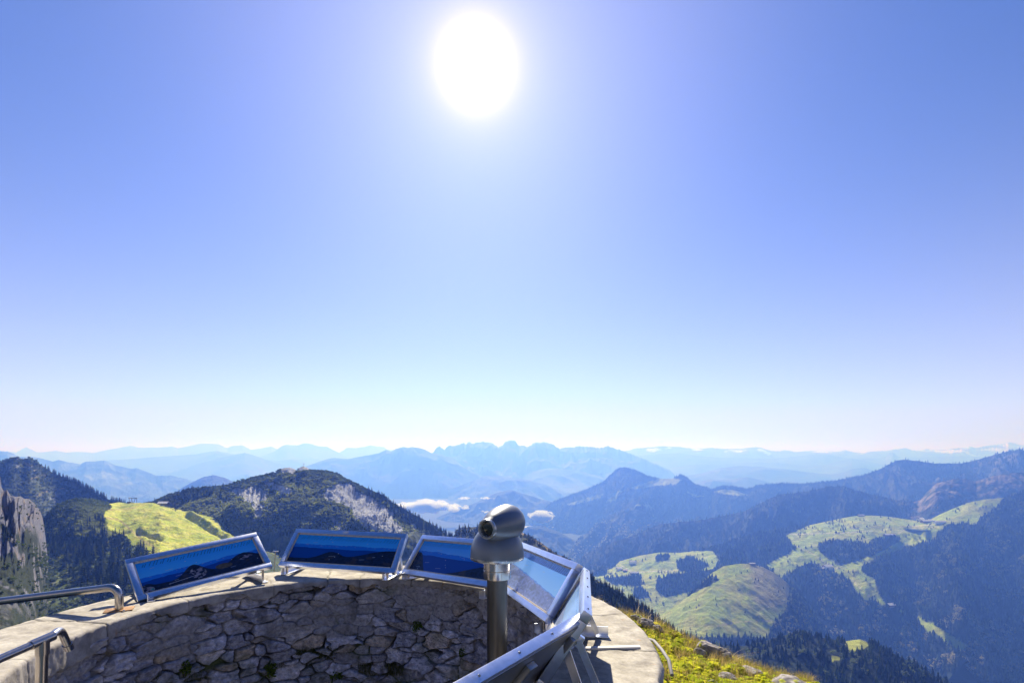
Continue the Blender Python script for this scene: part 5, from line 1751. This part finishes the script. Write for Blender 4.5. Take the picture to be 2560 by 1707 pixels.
# moss cushions
mp_, mq = scatter(bkS, lambda px, py: inbank(px, py) & (px > 1570), 1500, lambda V, T, px, py: 1.0 * (fbm(px / 40, py / 24, 3, 3) > -0.04) * (T < 1.5), 61)
r = np.random.default_rng(62)
mb_proto = []
for i in range(5):
    v, f = blob(i + 40, 3)
    v = v * (1 + 0.14 * pn(v[:, 0] * 11, v[:, 1] * 11, v[:, 2] * 11 + i))[:, None]
    v[:, 2] = (v[:, 2] - 0.3) * 0.55
    mb_proto.append((v, f))
keep = (np.hypot(mp_[:, 0] - CX, mp_[:, 1] - CY) > RO + 0.05)
mp_ = mp_[keep]
merge('moss', mb_proto, mp_, r.uniform(0.035, 0.11, len(mp_)), gcol(len(mp_), (0.27, 0.34, 0.010), (0.66, 0.62, 0.025), 63), 'moss', 1.0, 64, label='bright yellow green moss cushions on the bank right of the wall', cat='moss', kind='stuff')


def blades(name, pts, hts, wd, c1, c2, seed, bend_=0.5, **tg):
    r = np.random.default_rng(seed)
    n = len(pts)
    seg = 4
    a = r.random(n) * 6.283
    lean = r.random(n) * bend_
    dx, dy = np.cos(a), np.sin(a)
    px_, py_ = -dy, dx
    col = gcol(n, c1, c2, seed)
    V = np.zeros((n, seg + 1, 2, 3))
    for s_ in range(seg + 1):
        t = s_ / seg
        off = lean * hts * t * t
        z = hts * t * (1 - 0.35 * lean * t)
        cx_ = pts[:, 0] + dx * off; cy_ = pts[:, 1] + dy * off
        ww = wd * (1 - t * 0.92)
        for sd, sg in ((0, -1), (1, 1)):
            V[:, s_, sd, 0] = cx_ + px_ * ww * sg
            V[:, s_, sd, 1] = cy_ + py_ * ww * sg
            V[:, s_, sd, 2] = pts[:, 2] + z
    idx = np.arange(n)[:, None, None] * (seg + 1) * 2
    k = np.arange(seg)[None, :, None] * 2
    Fq = (idx + k + np.array([0, 1, 3, 2])[None, None]).reshape(-1, 4)
    me = np_mesh(name, V.reshape(-1, 3), Fq, np.repeat(col, (seg + 1) * 2, 0))
    return tag(obj(name, me, M['blade']), **tg)


gp, gq = scatter(bkS, lambda px, py: inbank(px, py), 14000, lambda V, T, px, py: (T < 1.6) * np.where(T < .55, 2.2, .8) * (fbm(px / 35, py / 30, 9, 3) > -0.15), 71)
gp = gp[np.hypot(gp[:, 0] - CX, gp[:, 1] - CY) > RO + 0.03]
r = np.random.default_rng(72)
blades('grass', gp, r.uniform(0.03, 0.11, len(gp)), 0.0016, (0.20, 0.20, 0.04), (0.60, 0.40, 0.18), 73, 0.9, label='dry ochre and green grass growing through the moss on the bank', cat='grass', kind='stuff')
# a few long pale stems leaning out to the right
st_p, st_h = [], []
for (px, py, Y, n) in ((1810, 1668, 4.3, 16), (1690, 1590, 4.7, 10), (1640, 1570, 4.8, 12), (1880, 1690, 4.2, 6), (1605, 1550, 4.9, 8), (1496, 1500, 5.1, 14)):
    for i in range(n):
        q = P(px + random.uniform(-22, 22), py + random.uniform(-4, 8), Y)
        st_p.append(q); st_h.append(random.uniform(0.10, 0.26) if px > 1500 else random.uniform(.05, .09))
st_p = np.array(st_p); st_h = np.array(st_h)
ob = blades('dry_stems', st_p, st_h, 0.0022, (0.45, 0.36, 0.2), (0.7, 0.6, 0.42), 75, 1.3, label='long pale dry grass stems sticking out over the edge of the bank', cat='grass', kind='stuff')


def rock(px, py, Y, w_, h_, seed, label, moss=0.0):
    bm = bmesh.new()
    bmesh.ops.create_icosphere(bm, subdivisions=5, radius=0.5)
    V = np.array([v.co[:] for v in bm.verts]); Fc = np.array([[v.index for v in f.verts] for f in bm.faces]); bm.free()
    r = np.random.default_rng(seed)
    pl = r.normal(size=(12, 3)); pl /= np.linalg.norm(pl, axis=1)[:, None]
    d = V @ pl.T                     # chop by planes for flat broken faces
    for k in range(12):
        ex = np.maximum(d[:, k] - 0.30 - 0.08 * (k % 3), 0)
        V = V - pl[k] * ex[:, None] * 0.85
        d = V @ pl.T
    n = fbm(V[:, 0] * 4 + seed, V[:, 1] * 4, V[:, 2] * 4, 5)
    V = V * (1 + 0.22 * n)[:, None]
    V = V * np.array([w_, w_ * 0.9, h_]) * 1.25
    c = mixc(np.array([0.20, 0.185, 0.19]), np.array([0.42, 0.38, 0.37]), sstep(-.2, .25, n))
    c = mixc(c, np.array([0.38, 0.40, 0.03]), sstep(0.1, 0.2, fbm(V[:, 0] * 14, V[:, 1] * 14, seed, 3) + V[:, 2] / h_ * .35 - .35 + moss))
    me = np_mesh('rock', V, Fc, c, False)
    o = obj('rock', me, M['rock'])
    o.location = tuple(P(px, py, Y))
    return tag(o, label, 'rock', 'rocks on the bank right of the wall')


rock(1765, 1622, 4.3, 0.20, 0.13, 1, 'largest grey rock on the crest of the mossy bank')
rock(1800, 1640, 4.25, 0.15, 0.11, 9, 'grey rock leaning on the right side of the largest bank rock')
rock(1748, 1632, 4.1, 0.09, 0.07, 2, 'small pale rock topped with moss below the largest bank rock', .15)
rock(1840, 1680, 3.9, 0.13, 0.10, 3, 'dark angular rock right of the dry grass stems', 0)
rock(1872, 1688, 3.85, 0.17, 0.13, 4, 'rounded grey rock with a moss patch at the right of the bank', .05)
rock(1815, 1705, 3.5, 0.13, 0.10, 5, 'bluish grey rock half buried at the bottom edge below the moss')
rock(1740, 1712, 3.3, 0.10, 0.07, 6, 'small bluish rock at the bottom edge, left of its bigger neighbour')
rock(1780, 1716, 3.3, 0.11, 0.08, 12, 'round bluish rock at the bottom edge in the middle of the bank')
rock(1965, 1718, 3.6, 0.26, 0.11, 7, 'broad pale rock with one moss dot at the far right bottom', .0)
rock(1612, 1560, 4.5, 0.14, 0.08, 8, 'dark flat rock at the corner of the coping and the bank')
rock(1640, 1577, 4.45, 0.12, 0.09, 10, 'brown rock behind the conduit on the upper bank')
rock(1590, 1545, 4.6, 0.09, 0.06, 11, 'small mossy stone where the coping meets the bank', .25)

# plants in the joints of the inner wall face: (px, py, radius, kind)
WP = [(1043, 1568, 0.06, 60, 'round green fern tuft in a joint near the middle of the wall face'),
      (462, 1668, 0.07, 60, 'yellow green herb in a joint at the lower left of the wall'),
      (672, 1672, 0.075, 80, 'leafy green herb hanging between pale blocks at the bottom of the wall'),
      (838, 1688, 0.075, 70, 'leafy herb at the bottom of the wall right of the grassy ledge'),
      (1158, 1630, 0.05, 50, 'small green fern left of the telescope post')]


def on_wall(px, py):
    dx, dz = (px - 1280) / F, (HZ - py) / F
    # meet the inner cylinder on its far side
    a = dx * dx + 1
    b = -2 * (dx * CX + CY)
    c = CX * CX + CY * CY - (RI - 0.05) ** 2
    Y = (-b + math.sqrt(max(b * b - 4 * a * c, 0))) / (2 * a)
    return np.array([dx * Y, Y, dz * Y])


for (px, py, rad, n, lab) in WP:
    c = on_wall(px, py)
    r = np.random.default_rng(int(px))
    V, Fc = leafy(int(px), n * 4, 0.09)
    V[:, 2] -= 0.45
    V = V * np.array([rad * 1.5, rad * 0.9, rad * 1.7])
    col = np.repeat(gcol(n * 4, (0.05, 0.10, 0.015), (0.17, 0.22, 0.03), int(px)), 4, 0)
    o = obj('wall_plant', np_mesh('wall_plant', V, Fc, col), M['leaf'])
    o.location = tuple(c)
    tag(o, lab, 'plant', 'plants in the wall joints')
gp = []
r = np.random.default_rng(80)
for (x0, x1, y0, y1, n) in ((740, 880, 1628, 1650, 1100), (690, 760, 1660, 1680, 150), (895, 1010, 1662, 1690, 800), (390, 520, 1690, 1705, 200), (860, 905, 1590, 1600, 60)):
    for i in range(n):
        gp.append(on_wall(r.uniform(x0, x1), r.uniform(y0, y1)))
gp = np.array(gp)
blades('wall_grass', gp, r.uniform(0.03, 0.09, len(gp)), 0.0014, (0.06, 0.09, 0.02), (0.20, 0.19, 0.07), 81, 1.2, label='dull green grass growing on the ledges of the inner wall face', cat='grass', kind='stuff')
